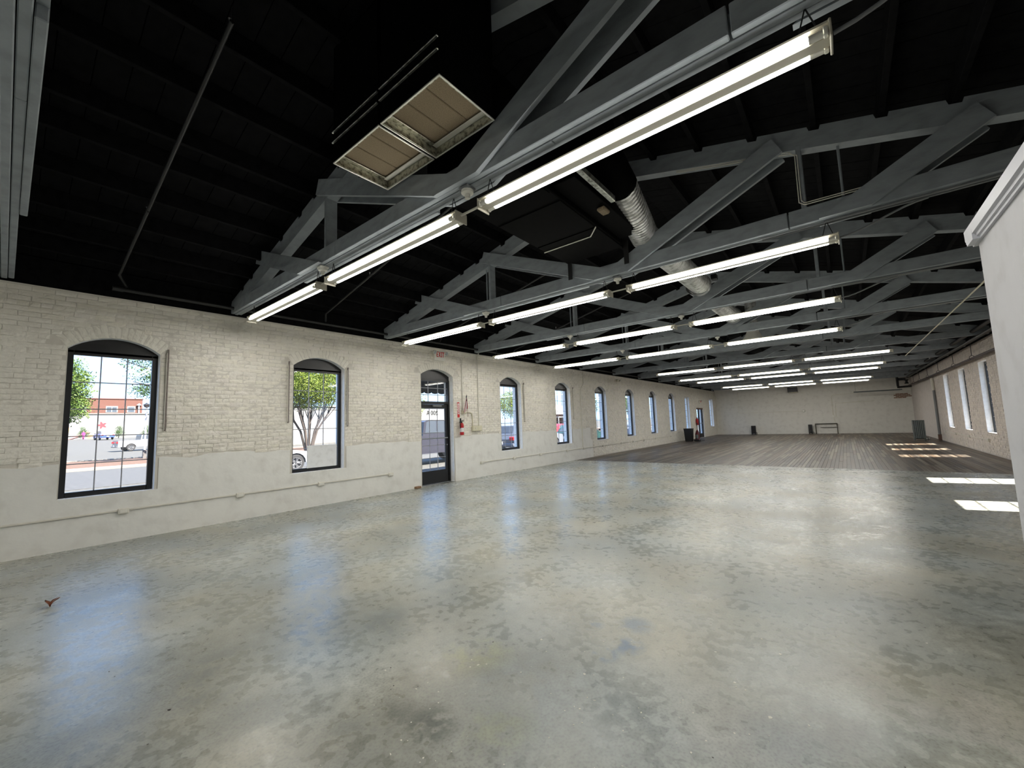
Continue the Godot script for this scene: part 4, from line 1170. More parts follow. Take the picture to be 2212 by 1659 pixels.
	for g in guides:
		var t := thing("shutter_guide", "upright iron shutter guide, %s" % g[3], "metal strip", Vector3(XL + 0.02, 0, g[0]))
		put("channel", MB.new().box(Vector3(0.004, 0.5 * (g[1] + g[2]), 0), Vector3(0.022, g[2] - g[1], 0.022), 0.003), M.slot_steel, t)
		put("channel_lip", MB.new().box(Vector3(0.016, 0.5 * (g[1] + g[2]), 0.018), Vector3(0.02, g[2] - g[1] - 0.04, 0.008), 0.002), M.conduit, t)
		put("hook", MB.new().box(Vector3(0.01, g[2] + 0.02, 0.0), Vector3(0.03, 0.04, 0.02), 0.004), M.slot_steel, t)
	# grey board leaning in the second window
	var gb := thing("window_board", "grey board standing in the lower right of the second window", "board", Vector3(XL - 0.12, 0.765, -4.19))
	put("board", MB.new().box(Vector3(0, 0.215, 0), Vector3(0.012, 0.45, 0.62), 0.003), M.board_grey, gb)
	for y in [0.08, 0.34]: put("screw", MB.new().lathe([Vector2(0, 0), Vector2(0.007, 0), Vector2(0.005, 0.004), Vector2(0, 0.005)], Transform3D(Basis(Vector3(0, 0, 1), -PI / 2), Vector3(0.006, y, 0)), 8), M.white_plastic, gb)
	var bk := thing("door_wedge", "brown wooden block on the floor against the glass door jamb", "wood block", Vector3(XL + 0.05, 0, -6.5))
	put("block", MB.new().box(Vector3(0, 0.025, 0), Vector3(0.09, 0.05, 0.16), 0.006, Basis(Vector3.UP, 0.15)), M.wood_block, bk)

# ------------------------------------------------------------------ the far end
func radiator(label: String, at: Vector3, n: int, h: float, turn: float, m: Material, dp := 0.2) -> void:
	var t := thing("radiator", label, "radiator", at, "", turn)
	var sec := MB.new()
	var pts := PackedVector2Array()
	for k in 9: pts.append(Vector2(dp * 0.5 * cos(PI * k / 8.0), h - 0.05 + 0.05 * sin(PI * k / 8.0)))
	for k in 9: pts.append(Vector2(-dp * 0.5 * cos(PI * k / 8.0), 0.12 - 0.05 * sin(PI * k / 8.0)))
	sec.prism(pts, Vector3(-0.024, 0, 0), Vector3(0, 0, 1), Vector3.UP, Vector3(0.048, 0, 0))
	var sm := sec.done()
	for i in n: put("section", sm, m, t, Vector3((i - (n - 1) * 0.5) * 0.062, 0, 0))
	put("tie_bar", MB.new().tube([Vector3(-n * 0.031, h * 0.5, 0), Vector3(n * 0.031, h * 0.5, 0)], 0.02, 8), m, t)
	for s in [-1.0, 1.0]:
		for q in [-1.0, 1.0]:
			put("foot", MB.new().box(Vector3(s * (n - 1) * 0.031, 0.05, q * dp * 0.33), Vector3(0.04, 0.1, 0.05), 0.01), m, t)
	put("valve", MB.new().tube([Vector3(n * 0.031, 0.14, 0), Vector3(n * 0.031 + 0.06, 0.14, 0), Vector3(n * 0.031 + 0.06, 0.0, 0)], 0.018, 8), m, t)

func build_far_end() -> void:
	radiator("black cast-iron radiator by itself on the far wall, toward the window wall", Vector3(-5.74, 0, -37.25), 5, 0.68, 0.0, M.cast_black)
	radiator("black cast-iron radiator beside the small bare table frame", Vector3(-2.1, 0, -37.25), 4, 0.68, 0.0, M.cast_black)
	radiator("grey-green cast-iron radiator standing free near the sunlit patches", Vector3(2.7, 0, -28.1), 7, 0.98, 0.0, M.cast_grey, 0.26)
	var tb := thing("table_frame", "small bare metal table frame against the far wall", "table", Vector3(-1.16, 0, -37.2))
	for x in [-0.62, 0.62]:
		for z in [-0.18, 0.18]: put("leg", MB.new().box(Vector3(x, 0.37, z), Vector3(0.045, 0.74, 0.045), 0.004), M.table_frame, tb)
	for z in [-0.18, 0.18]: put("rail", MB.new().box(Vector3(0, 0.72, z), Vector3(1.24, 0.05, 0.04), 0.004), M.table_frame, tb)
	for x in [-0.62, 0.62]: put("rail", MB.new().box(Vector3(x, 0.72, 0), Vector3(0.04, 0.05, 0.34), 0.004), M.table_frame, tb)
	put("shelf_bar", MB.new().box(Vector3(0.1, 0.45, -0.18), Vector3(0.9, 0.03, 0.02), 0.004), M.table_frame, tb)
	var ht := thing("unit_heater", "black box heater hanging high before the far wall", "heater", Vector3(-2.94, 3.1, -37.1))
	put("case", MB.new().box(Vector3(0, 0.19, 0), Vector3(0.6, 0.36, 0.5), 0.01), M.cast_black, ht)
	put("drip_lip", MB.new().box(Vector3(0.05, 0.0, 0.02), Vector3(0.58, 0.03, 0.54), 0.006), M.cream_metal, ht)
	for x in [-0.25, 0.25]: put("hanger_rod", MB.new().tube([Vector3(x, 0.37, 0), Vector3(x, 2.28, 0)], 0.01, 6), M.pipe_black, ht)
	var bell := thing("wall_bell", "round white alarm bell on the far wall above the radiators", "bell", Vector3(-2.41, 1.69, ZF))
	put("back_box", MB.new().box(Vector3(0, 0, 0.02), Vector3(0.1, 0.1, 0.04), 0.006), M.cream_metal, bell)
	put("gong", MB.new().lathe([Vector2(0.02, 0.035), Vector2(0.1, 0.035), Vector2(0.1, 0.06), Vector2(0.07, 0.085), Vector2(0, 0.09)], Transform3D(Basis(Vector3.RIGHT, PI / 2)), 18), M.white_plastic, bell)
	var w1 := thing("wall_wire", "thin wire run down and across the far wall to the round bell", "cable", Vector3(0, 0, ZF + 0.012))
	put("wire", MB.new().tube([Vector3(-6.66, 3.42, 0), Vector3(-6.7, 1.7, 0), Vector3(-2.5, 1.68, 0)], 0.008, 6), M.cream_metal, w1)
	var w2 := thing("wall_conduit", "thin conduit outlining a square on the far wall above the table frame", "conduit", Vector3(0, 0, ZF + 0.015))
	put("conduit", MB.new().tube([Vector3(0.6, 2.8, 0), Vector3(-0.62, 2.74, 0), Vector3(-0.7, 2.64, 0), Vector3(-0.7, 1.25, 0), Vector3(-0.62, 0.75, 0)], 0.01, 6), M.cream_metal, w2)
	put("conduit", MB.new().tube([Vector3(1.6, 2.2, 0), Vector3(-0.5, 2.15, 0), Vector3(-0.55, 1.2, 0)], 0.01, 6), M.cream_metal, w2)
	put("switch_box", MB.new().box(Vector3(-0.72, 1.22, 0.02), Vector3(0.12, 0.16, 0.06), 0.008), M.white_plastic, w2)
	# exposed brick where the plaster has come away
	var eb := thing("bare_patch", "ragged patch of bare red brick showing on the far wall below the unlit light", "brick patch", Vector3(3.0, 2.45, ZF))
	for r in 4:
		for c in 4:
			if (r == 0 or r == 3) and c == 3: continue
			put("brick", MB.new().box(Vector3((c - 1.5) * 0.205 + (0.1 if r % 2 else 0.0), (r - 1.5) * 0.08, 0.008), Vector3(0.19, 0.066, 0.02), 0.004), M.bare_brick, eb)
	# black valve pipework in the far rear corner
	var vp := thing("valve_pipework", "black riser and valve pipework high in the far rear corner", "pipe", Vector3(0, 0, -36.9))
	put("pipe", MB.new().tube([Vector3(2.82, 3.9, 0), Vector3(2.82, 3.06, 0)], 0.06, 10), M.pipe_black, vp)
	put("pipe", MB.new().tube([Vector3(2.78, 3.0, 0), Vector3(3.5, 3.03, 0)], 0.06, 10), M.pipe_black, vp)
	put("valve_body", MB.new().lathe([Vector2(0, 0), Vector2(0.1, 0), Vector2(0.1, 0.06), Vector2(0.06, 0.08), Vector2(0.06, 0.2), Vector2(0.11, 0.22), Vector2(0.11, 0.27), Vector2(0, 0.27)], Transform3D(Basis(), Vector3(3.25, 3.2, 0.05)), 14), M.pipe_black, vp)
	put("gauge_box", MB.new().box(Vector3(3.05, 3.52, 0.0), Vector3(0.34, 0.16, 0.24), 0.02), M.pipe_black, vp)
	put("handwheel", MB.new().lathe([Vector2(0.0, -0.012), Vector2(0.12, -0.012), Vector2(0.12, 0.012), Vector2(0, 0.012)], Transform3D(Basis(), Vector3(3.25, 3.58, 0.05)), 14), M.pipe_black, vp)
	# downpipe in the rear wall corner and a raceway on the rear wall
	var dp := thing("downpipe", "grey downpipe with a dark foot on the rear wall where the brick begins", "pipe", Vector3(XR - 0.06, 0, -28.3))
	put("pipe", MB.new().tube([Vector3(0, 0.28, 0), Vector3(0, 2.4, 0)], 0.05, 10), M.grey_conduit, dp)
	put("pipe", MB.new().tube([Vector3(0, 2.4, 0), Vector3(-0.02, 3.0, 0)], 0.058, 10), M.conduit, dp)
	put("foot", MB.new().box(Vector3(0, 0.14, 0), Vector3(0.12, 0.28, 0.16), 0.01), M.rust, dp)
	var rr := thing("wall_raceway", "pale raceway with boxes low on the rear brick wall", "conduit", Vector3(XR - 0.02, 0.46, 0))
	put("raceway", MB.new().box(Vector3(0, 0, -23.2), Vector3(0.02, 0.022, 7.2), 0.004), M.conduit, rr)
	for z in [-26.9, -24.7, -22.3, -19.7]: put("outlet_box", MB.new().box(Vector3(-0.01, 0, z), Vector3(0.05, 0.09, 0.14), 0.006), M.conduit, rr)
	# bin, vacuum cleaner and extinguisher by the far side door
	var bn := thing("waste_bin", "black rectangular waste bin against the window wall near the far door", "bin", Vector3(-7.86, 0, -27.5))
	var taper := MB.new()
	var q0 := [Vector3(-0.2, 0, 0.16), Vector3(0.2, 0, 0.16), Vector3(0.2, 0, -0.16), Vector3(-0.2, 0, -0.16)]
	for i in 4:
		var a: Vector3 = q0[i]; var b: Vector3 = q0[(i + 1) % 4]
		taper.quad(a, b, b * 1.25 + Vector3(0, 0.78, 0), a * 1.25 + Vector3(0, 0.78, 0), a + b)
	taper.quad(q0[0], q0[1], q0[2], q0[3], Vector3.DOWN)
	put("body", taper, M.black_plastic, bn)
	var rim := MB.new()
	for s in [-1.0, 1.0]:
		rim.box(Vector3(0, 0.79, s * 0.2), Vector3(0.53, 0.04, 0.03), 0.006); rim.box(Vector3(s * 0.25, 0.79, 0), Vector3(0.03, 0.04, 0.4), 0.006)
	put("rim", rim, M.black_plastic, bn)
	put("bag", MB.new().box(Vector3(0, 0.7, 0), Vector3(0.45, 0.02, 0.36), 0.004), M.black_plastic, bn)
	var vc := thing("vacuum_cleaner", "dark red upright vacuum cleaner beside the black bin", "vacuum cleaner", Vector3(-7.42, 0, -27.7))
	put("head", MB.new().box(Vector3(0, 0.06, 0.12), Vector3(0.34, 0.1, 0.28), 0.03), M.black_plastic, vc)
	put("body", MB.new().lathe([Vector2(0, 0.1), Vector2(0.13, 0.1), Vector2(0.13, 0.45), Vector2(0.08, 0.62), Vector2(0.04, 0.7), Vector2(0, 0.7)], Transform3D(Basis(Vector3.RIGHT, -0.12)), 14), mat("vacuum_red", rgb8(96, 30, 36), 0.35), vc)
	put("dust_cup", MB.new().lathe([Vector2(0, 0.16), Vector2(0.1, 0.16), Vector2(0.1, 0.4), Vector2(0, 0.4)], Transform3D(Basis(Vector3.RIGHT, -0.12), Vector3(0, 0, 0.06)), 14), M.cast_grey, vc)
	var hd := [Vector3(0, 0.66, -0.08), Vector3(0, 1.0, -0.14)]
	for i in 9: hd.append(Vector3(0, 1.07 - 0.07 * cos(PI * 2 * i / 10.0), -0.15 + 0.06 * sin(PI * 2 * i / 10.0)))
	put("handle", MB.new().tube(hd, 0.018, 8), M.black_plastic, vc)
	put("wheel", MB.new().tube([Vector3(-0.17, 0.05, -0.04), Vector3(0.17, 0.05, -0.04)], 0.05, 12), M.tyre, vc)
	solo("power_cord", "thin black power cord trailing from the vacuum along the floor to the wall", "cord", MB.new().tube([Vector3(-7.5, 0.012, -27.9), Vector3(-7.2, 0.012, -28.4), Vector3(-7.45, 0.012, -29.4), Vector3(-8.0, 0.012, -30.3), Vector3(-8.33, 0.012, -30.6)], 0.011, 6), M.black_plastic)
	var ex := thing("fire_extinguisher", "red fire extinguisher on the wall beside the far side door", "fire extinguisher", Vector3(XL + 0.1, 0.95, -31.2))
	put("cylinder", MB.new().lathe([Vector2(0, 0), Vector2(0.08, 0.0), Vector2(0.085, 0.02), Vector2(0.085, 0.4), Vector2(0.05, 0.46), Vector2(0, 0.47)], Transform3D(), 16), M.red_paint, ex)
	put("valve_handle", MB.new().box(Vector3(0, 0.5, 0), Vector3(0.04, 0.06, 0.14), 0.01), M.black_plastic, ex)
	var pb := thing("crumpled_paper", "crumpled white paper on the floor behind the free standing radiator", "litter", Vector3(3.05, 0.0, -29.0))
	var cr := MB.new()
	cr.lathe([Vector2(0, 0), Vector2(0.06, 0.01), Vector2(0.1, 0.05), Vector2(0.07, 0.1), Vector2(0.02, 0.13), Vector2(0, 0.12)], Transform3D(Basis.from_scale(Vector3(1.2, 0.8, 1))), 7)
	put("paper_ball", cr, M.paper, pb)

# ------------------------------------------------------------------ bits on the floor
func build_floor_bits() -> void:
	var lf := thing("dry_leaf", "curled brown dry leaf on the concrete near the first window", "leaf", Vector3(-5.747, 0, -0.356))
	var lm := MB.new()
	var rib := []
	for i in 6: rib.append(Vector3(-0.05 + 0.02 * i, 0.006 + 0.03 * sin(PI * i / 5.0), 0.012 * sin(i * 1.7)))
	for i in 5:
		for s in [-1.0, 1.0]:
			var w0 := 0.045 * sin(PI * (i + 0.15) / 5.3); var w1 := 0.045 * sin(PI * (i + 1.1) / 5.6)
			var a: Vector3 = rib[i]; var b: Vector3 = rib[i + 1]
			lm.quad(a, b, b + Vector3(0.01, 0.035, s * w1), a + Vector3(0.008, 0.03, s * w0), Vector3.UP)
	put("blade", lm, M.leaf_dry, lf)
	put("stalk", MB.new().tube([Vector3(-0.05, 0.006, 0), Vector3(-0.09, 0.003, 0.01)], 0.002, 5), M.leaf_dry, lf)
	# spilled paint specks and splinters, too many to count
	var r := RandomNumberGenerator.new(); r.seed = 77
	for k in 2:
		var mb := MB.new()
		var c := []
		for i in 7: c.append(Vector3(cos(TAU * i / 7), 0, sin(TAU * i / 7)) * r.randf_range(0.5, 1.0))
		for i in 7: 
			mb.tri(Vector3(0, 0.14, 0), c[i] + Vector3(0, 0.1, 0), c[(i + 1) % 7] + Vector3(0, 0.1, 0), Vector3.UP)
			mb.quad(c[i], c[(i + 1) % 7], c[(i + 1) % 7] + Vector3(0, 0.1, 0), c[i] + Vector3(0, 0.1, 0), c[i])
		var xs := []
		var n := 330 if k == 0 else 150
		while xs.size() < n:
			var x := r.randf_range(-7.0, 1.6); var z := -pow(r.randf(), 1.7) * 9.0 - 0.5
			if k == 0 and r.randf() < 0.55:
				x = r.randf_range(-2.4, -0.4); z = r.randf_range(-3.4, -1.2)
			var s := r.randf_range(0.003, 0.0085) if r.randf() < 0.85 else r.randf_range(0.009, 0.016)
			var bs := Basis(Vector3.UP, r.randf() * TAU) * Basis.from_scale(Vector3(s, 0.006, s * r.randf_range(0.25, 1.0)))
			xs.append(Transform3D(bs, Vector3(x, 0.0002, z)))
		var o := many("paint_speck" if k == 0 else "dirt_crumb", mb.done(), M.chip_white if k == 0 else M.chip_dark, xs, [], self)
		tag(o, "white paint specks and flakes scattered over the near concrete" if k == 0 else "dark crumbs of dirt scattered over the near concrete", "specks" if k == 0 else "dirt")

# ------------------------------------------------------------------ outside
func leaf_cluster(sd: int) -> ArrayMesh:
	var r := RandomNumberGenerator.new(); r.seed = sd
	var mb := MB.new()
	for i in 14:
		var c := Vector3(r.randf_range(-1, 1), r.randf_range(-1, 1), r.randf_range(-1, 1)) * 0.8
		var a := Vector3(r.randf_range(-1, 1), r.randf_range(-0.6, 0.6), r.randf_range(-1, 1)).normalized()
		var b := a.cross(Vector3(r.randf_range(-0.5, 0.5), 1, r.randf_range(-0.5, 0.5))).normalized()
		var l := r.randf_range(0.3, 0.5); var w := l * 0.5
		var up := a.cross(b) * 0.06
		mb.tri(c, c + a * l * 0.5 + b * w * 0.5 + up, c + a * l, Vector3.UP)
		mb.tri(c, c + a * l, c + a * l * 0.5 - b * w * 0.5 + up, Vector3.UP)
	return mb.done()

# at the foot; crown as a list of [centre, radii, clumps]
func tree(called: String, label: String, at: Vector3, stems: Array, crown: Array, m: Material, clump: float, sd: int, group := "") -> void:
	var t := thing(called, label, "tree", at, group)
	var r := RandomNumberGenerator.new(); r.seed = sd
	for s in stems: put("trunk" if s[1] > 0.09 else "branch", MB.new().tube(s[0], s[1], 7, s[2]), M.bark, t)
	var xs := []; var cs := []
	for c in crown:
		for i in c[2]:
			var d := Vector3(r.randfn(), r.randfn(), r.randfn()).normalized() * pow(r.randf(), 0.4)
			var p: Vector3 = c[0] + d * c[1]
			var s := clump * r.randf_range(0.7, 1.3)
			xs.append(Transform3D(Basis(Vector3(r.randfn(), r.randfn(), r.randfn()).normalized(), r.randf() * TAU).scaled(Vector3.ONE * s), p))
			var g := r.randf_range(0.65, 1.0)
			cs.append(Color(g * r.randf_range(0.85, 1.1), g, g * r.randf_range(0.6, 1.0)))
	many("foliage", leaf_cluster(sd), m, xs, cs, t)

func wheel(parent: Node3D, at: Vector3, r: float, side: float, spokes := 5) -> void:
	var rot := Basis(Vector3.RIGHT, PI / 2 * side)     # axle along z
	var w := put("wheel", MB.new().lathe([Vector2(r * 0.66, -0.1), Vector2(r * 0.94, -0.1), Vector2(r, -0.07), Vector2(r, 0.07), Vector2(r * 0.94, 0.1), Vector2(r * 0.66, 0.1)], Transform3D(rot, Vector3.ZERO), 20), M.tyre, parent, at)
	var rm := MB.new()
	rm.lathe([Vector2(r * 0.6, 0.07), Vector2(r * 0.68, 0.07), Vector2(r * 0.68, 0.1), Vector2(r * 0.6, 0.095)], Transform3D(rot), 20)
	rm.lathe([Vector2(0, 0.0), Vector2(r * 0.64, 0.0), Vector2(r * 0.64, 0.02), Vector2(0, 0.02)], Transform3D(rot), 16)
	for i in spokes:
		for q in [-0.16, 0.16]:
			var an: float = TAU * i / spokes + q
			var d := rot * Vector3(cos(an), 0, sin(an))
			rm.tube([d * r * 0.12 + rot * Vector3(0, 0.08, 0), d * r * 0.64 + rot * Vector3(0, 0.085, 0)], r * 0.05, 5)
	put("rim", rm, M.rim_metal, w)

# a car along x: nose towards +x before turning
func car(called: String, label: String, cat: String, at: Vector3, turn: float, paint: Material, kind: String, group := "") -> Node3D:
	var t := thing(called, label, cat, at, group, turn)
	var body: PackedVector2Array; var cab: PackedVector2Array; var wx := [1.38, -1.32]; var wr := 0.33; var wid := 1.8
	match kind:
		"pickup":
			wid = 1.96; wr = 0.4; wx = [1.85, -1.75]
			body = PackedVector2Array([Vector2(-2.9, 0.5), Vector2(2.75, 0.42), Vector2(2.85, 0.6), Vector2(2.82, 0.95), Vector2(2.7, 1.12), Vector2(1.3, 1.2), Vector2(-0.95, 1.22), Vector2(-2.88, 1.22)])
			cab = PackedVector2Array([Vector2(-0.9, 1.2), Vector2(1.35, 1.18), Vector2(0.6, 1.8), Vector2(0.3, 1.87), Vector2(-0.6, 1.88), Vector2(-0.82, 1.8)])
		"suv":
			wid = 1.86; wr = 0.36; wx = [1.42, -1.35]
			body = PackedVector2Array([Vector2(-2.25, 0.4), Vector2(2.2, 0.36), Vector2(2.3, 0.6), Vector2(2.2, 0.9), Vector2(1.1, 1.03), Vector2(-2.2, 1.06), Vector2(-2.32, 0.8)])
			cab = PackedVector2Array([Vector2(-2.2, 1.04), Vector2(1.15, 1.02), Vector2(0.35, 1.5), Vector2(-0.2, 1.6), Vector2(-1.6, 1.58), Vector2(-1.95, 1.5)])
		_:
			body = PackedVector2Array([Vector2(-2.2, 0.34), Vector2(2.15, 0.3), Vector2(2.25, 0.5), Vector2(2.15, 0.72), Vector2(1.1, 0.88), Vector2(-1.6, 0.95), Vector2(-2.2, 0.9), Vector2(-2.28, 0.6)])
			cab = PackedVector2Array([Vector2(-1.75, 0.93), Vector2(1.15, 0.87), Vector2(0.3, 1.32), Vector2(-0.15, 1.4), Vector2(-0.95, 1.38), Vector2(-1.4, 1.2)])
	# wheel arches cut into the lower edge
	var low := PackedVector2Array()
	for k in body.size():
		low.append(body[k])
		if k == 0:
			for x in [wx[1], wx[0]]:
				for i in 9:
					var an := PI - PI * i / 8.0
					low.append(Vector2(x + (wr + 0.06) * cos(an), maxf(wr + (wr + 0.06) * sin(an), body[0].y - 0.02)))
	put("body", MB.new().prism(low, Vector3(0, 0, -wid / 2), Vector3.RIGHT, Vector3.UP, Vector3(0, 0, wid)), paint, t)
	var cw := wid - 0.22
	put("cabin", MB.new().prism(cab, Vector3(0, 0, -cw / 2), Vector3.RIGHT, Vector3.UP, Vector3(0, 0, cw)), paint, t)
	# side windows: the cabin outline drawn in, with a pillar between
	var c := Vector2.ZERO
	for p in cab: c += p / cab.size()
	var win := PackedVector2Array()
	for p in cab: win.append(c + (p - c) * Vector2(0.86, 0.78) + Vector2(0, 0.02))
	for s in [-1.0, 1.0]:
		put("side_window", MB.new().prism(win, Vector3(0, 0, s * (cw / 2) - 0.006), Vector3.RIGHT, Vector3.UP, Vector3(0, 0, 0.012)), M.win_dark, t)
		put("pillar", MB.new().box(Vector3(c.x - 0.12, c.y + 0.02, s * (cw / 2 + 0.004)), Vector3(0.07, (cab[2].y - cab[0].y) * 0.8, 0.014)), paint, t)
	var ws := MB.new()
	var dirv := (cab[2] - cab[1])
	var a := cab[1] + dirv * 0.1; var b := cab[1] + dirv * 0.92; var off := Vector2(dirv.y, -dirv.x).normalized() * 0.008
	a += off; b += off
	ws.quad(Vector3(a.x, a.y, -cw * 0.44), Vector3(a.x, a.y, cw * 0.44), Vector3(b.x, b.y, cw * 0.4), Vector3(b.x, b.y, -cw * 0.4), Vector3(1, 1, 0))
	put("windscreen", ws, M.win_dark, t)
	var rw := MB.new()
	var k2 := cab.size() - 1
	var ra := cab[0] + (cab[k2] - cab[0]) * 0.2 + Vector2(-0.01, 0); var rb := cab[0] + (cab[k2] - cab[0]) * 0.92 + Vector2(-0.01, 0)
	rw.quad(Vector3(ra.x, ra.y, -cw * 0.42), Vector3(ra.x, ra.y, cw * 0.42), Vector3(rb.x, rb.y, cw * 0.4), Vector3(rb.x, rb.y, -cw * 0.4), Vector3(-1, 0.6, 0))
	put("rear_window", rw, M.win_dark, t)
	for x in wx:
		for s in [-1.0, 1.0]: wheel(t, Vector3(x, wr, s * (wid / 2 - 0.09)), wr, s)
	var rx: float = body[0].x - 0.03
	var top: float = body[body.size() - 2].y
	for s in [-1.0, 1.0]:
		put("tail_light", MB.new().box(Vector3(rx - 0.02, top - 0.22, s * (wid / 2 - 0.2)), Vector3(0.1, 0.18, 0.3), 0.02), M.tail_red, t)
		put("head_light", MB.new().box(Vector3(body[2].x - 0.08, body[2].y + 0.12, s * (wid / 2 - 0.22)), Vector3(0.16, 0.14, 0.34), 0.03), M.rim_metal, t)
		put("mirror", MB.new().box(Vector3(cab[1].x - 0.25, cab[1].y + 0.12, s * (wid / 2 + 0.05)), Vector3(0.1, 0.14, 0.18), 0.03), M.black_plastic, t)
	put("bumper", MB.new().box(Vector3(rx - 0.03, 0.52, 0), Vector3(0.12, 0.16, wid * 0.94), 0.03), M.rim_metal if kind == "pickup" else paint, t)
	put("number_plate", MB.new().box(Vector3(rx - 0.1, 0.62, 0), Vector3(0.02, 0.14, 0.32), 0.005), M.label_white, t)
	if kind == "pickup":
		put("bed_floor", MB.new().box(Vector3(-1.93, 1.225, 0), Vector3(1.85, 0.01, wid - 0.2)), M.black_plastic, t)
	return t

func ground_at(x: float) -> float:
	if x > -66.0: return -0.09
	if x > -105.0: return lerpf(-0.09, 1.22, (-66.0 - x) / 39.0)
	return lerpf(1.22, 1.5, clampf((-105.0 - x) / 25.0, 0.0, 1.0))

func sdf_person(t: Node3D, bones: Array, cell: float, m: Material, called: String) -> void:
	# tapered capsules joined by a smooth minimum, meshed as surface nets
	var lo := Vector3.ONE * 1e9; var hi := -lo
	for b in bones:
		for e in 2:
			lo = lo.min(b[e] - Vector3.ONE * (b[2] + 0.1)); hi = hi.max(b[e] + Vector3.ONE * (b[2] + 0.1))
	var n := Vector3i(((hi - lo) / cell).ceil()) + Vector3i.ONE
	var f := PackedFloat32Array(); f.resize(n.x * n.y * n.z)
	for z in n.z:
		for y in n.y:
			for x in n.x:
				var p := lo + Vector3(x, y, z) * cell
				var d := 1e3
				for b in bones:
					var ab: Vector3 = b[1] - b[0]
					var h := clampf((p - b[0]).dot(ab) / maxf(ab.length_squared(), 1e-6), 0.0, 1.0)
					var q: float = (p - b[0] - ab * h).length() - lerpf(b[2], b[3], h)
					var k := 0.025
					var w := clampf(0.5 + 0.5 * (d - q) / k, 0.0, 1.0)
					d = lerpf(d, q, w) - k * w * (1.0 - w)
				f[x + n.x * (y + n.y * z)] = d
	var vert := {}
	var mb := MB.new()
	var ix := func(x: int, y: int, z: int) -> int: return x + n.x * (y + n.y * z)
	for z in n.z - 1:
		for y in n.y - 1:
			for x in n.x - 1:
				var s := Vector3.ZERO; var c := 0
				for ax in 3:
					for k in 4:
						var a := Vector3i(x, y, z)
						a[(ax + 1) % 3] += k & 1; a[(ax + 2) % 3] += k >> 1
						var b := a; b[ax] += 1
						var fa := f[ix.call(a.x, a.y, a.z)]; var fb := f[ix.call(b.x, b.y, b.z)]
						if (fa < 0.0) != (fb < 0.0):
							s += Vector3(a).lerp(Vector3(b), fa / (fa - fb)); c += 1
				if c: vert[ix.call(x, y, z)] = lo + s / c * cell
	for z in range(1, n.z - 1):
		for y in range(1, n.y - 1):
			for x in range(1, n.x - 1):
				for ax in 3:
					var b := Vector3i(x, y, z); b[ax] += 1
					var fa := f[ix.call(x, y, z)]; var fb := f[ix.call(b.x, b.y, b.z)]
					if (fa < 0.0) == (fb < 0.0): continue
					var u := Vector3i.ZERO; u[(ax + 1) % 3] = 1
					var w := Vector3i.ZERO; w[(ax + 2) % 3] = 1
					var o := Vector3i(x, y, z)
					var ks := [o, o - u, o - u - w, o - w]
					var ps := []
					for k in ks: ps.append(vert.get(ix.call(k.x, k.y, k.z), Vector3.ZERO))
					var nn := Vector3.ZERO; nn[ax] = 1.0 if fa < 0.0 else -1.0
					mb.quad(ps[0], ps[1], ps[2], ps[3], nn)
	put(called, mb, m, t)

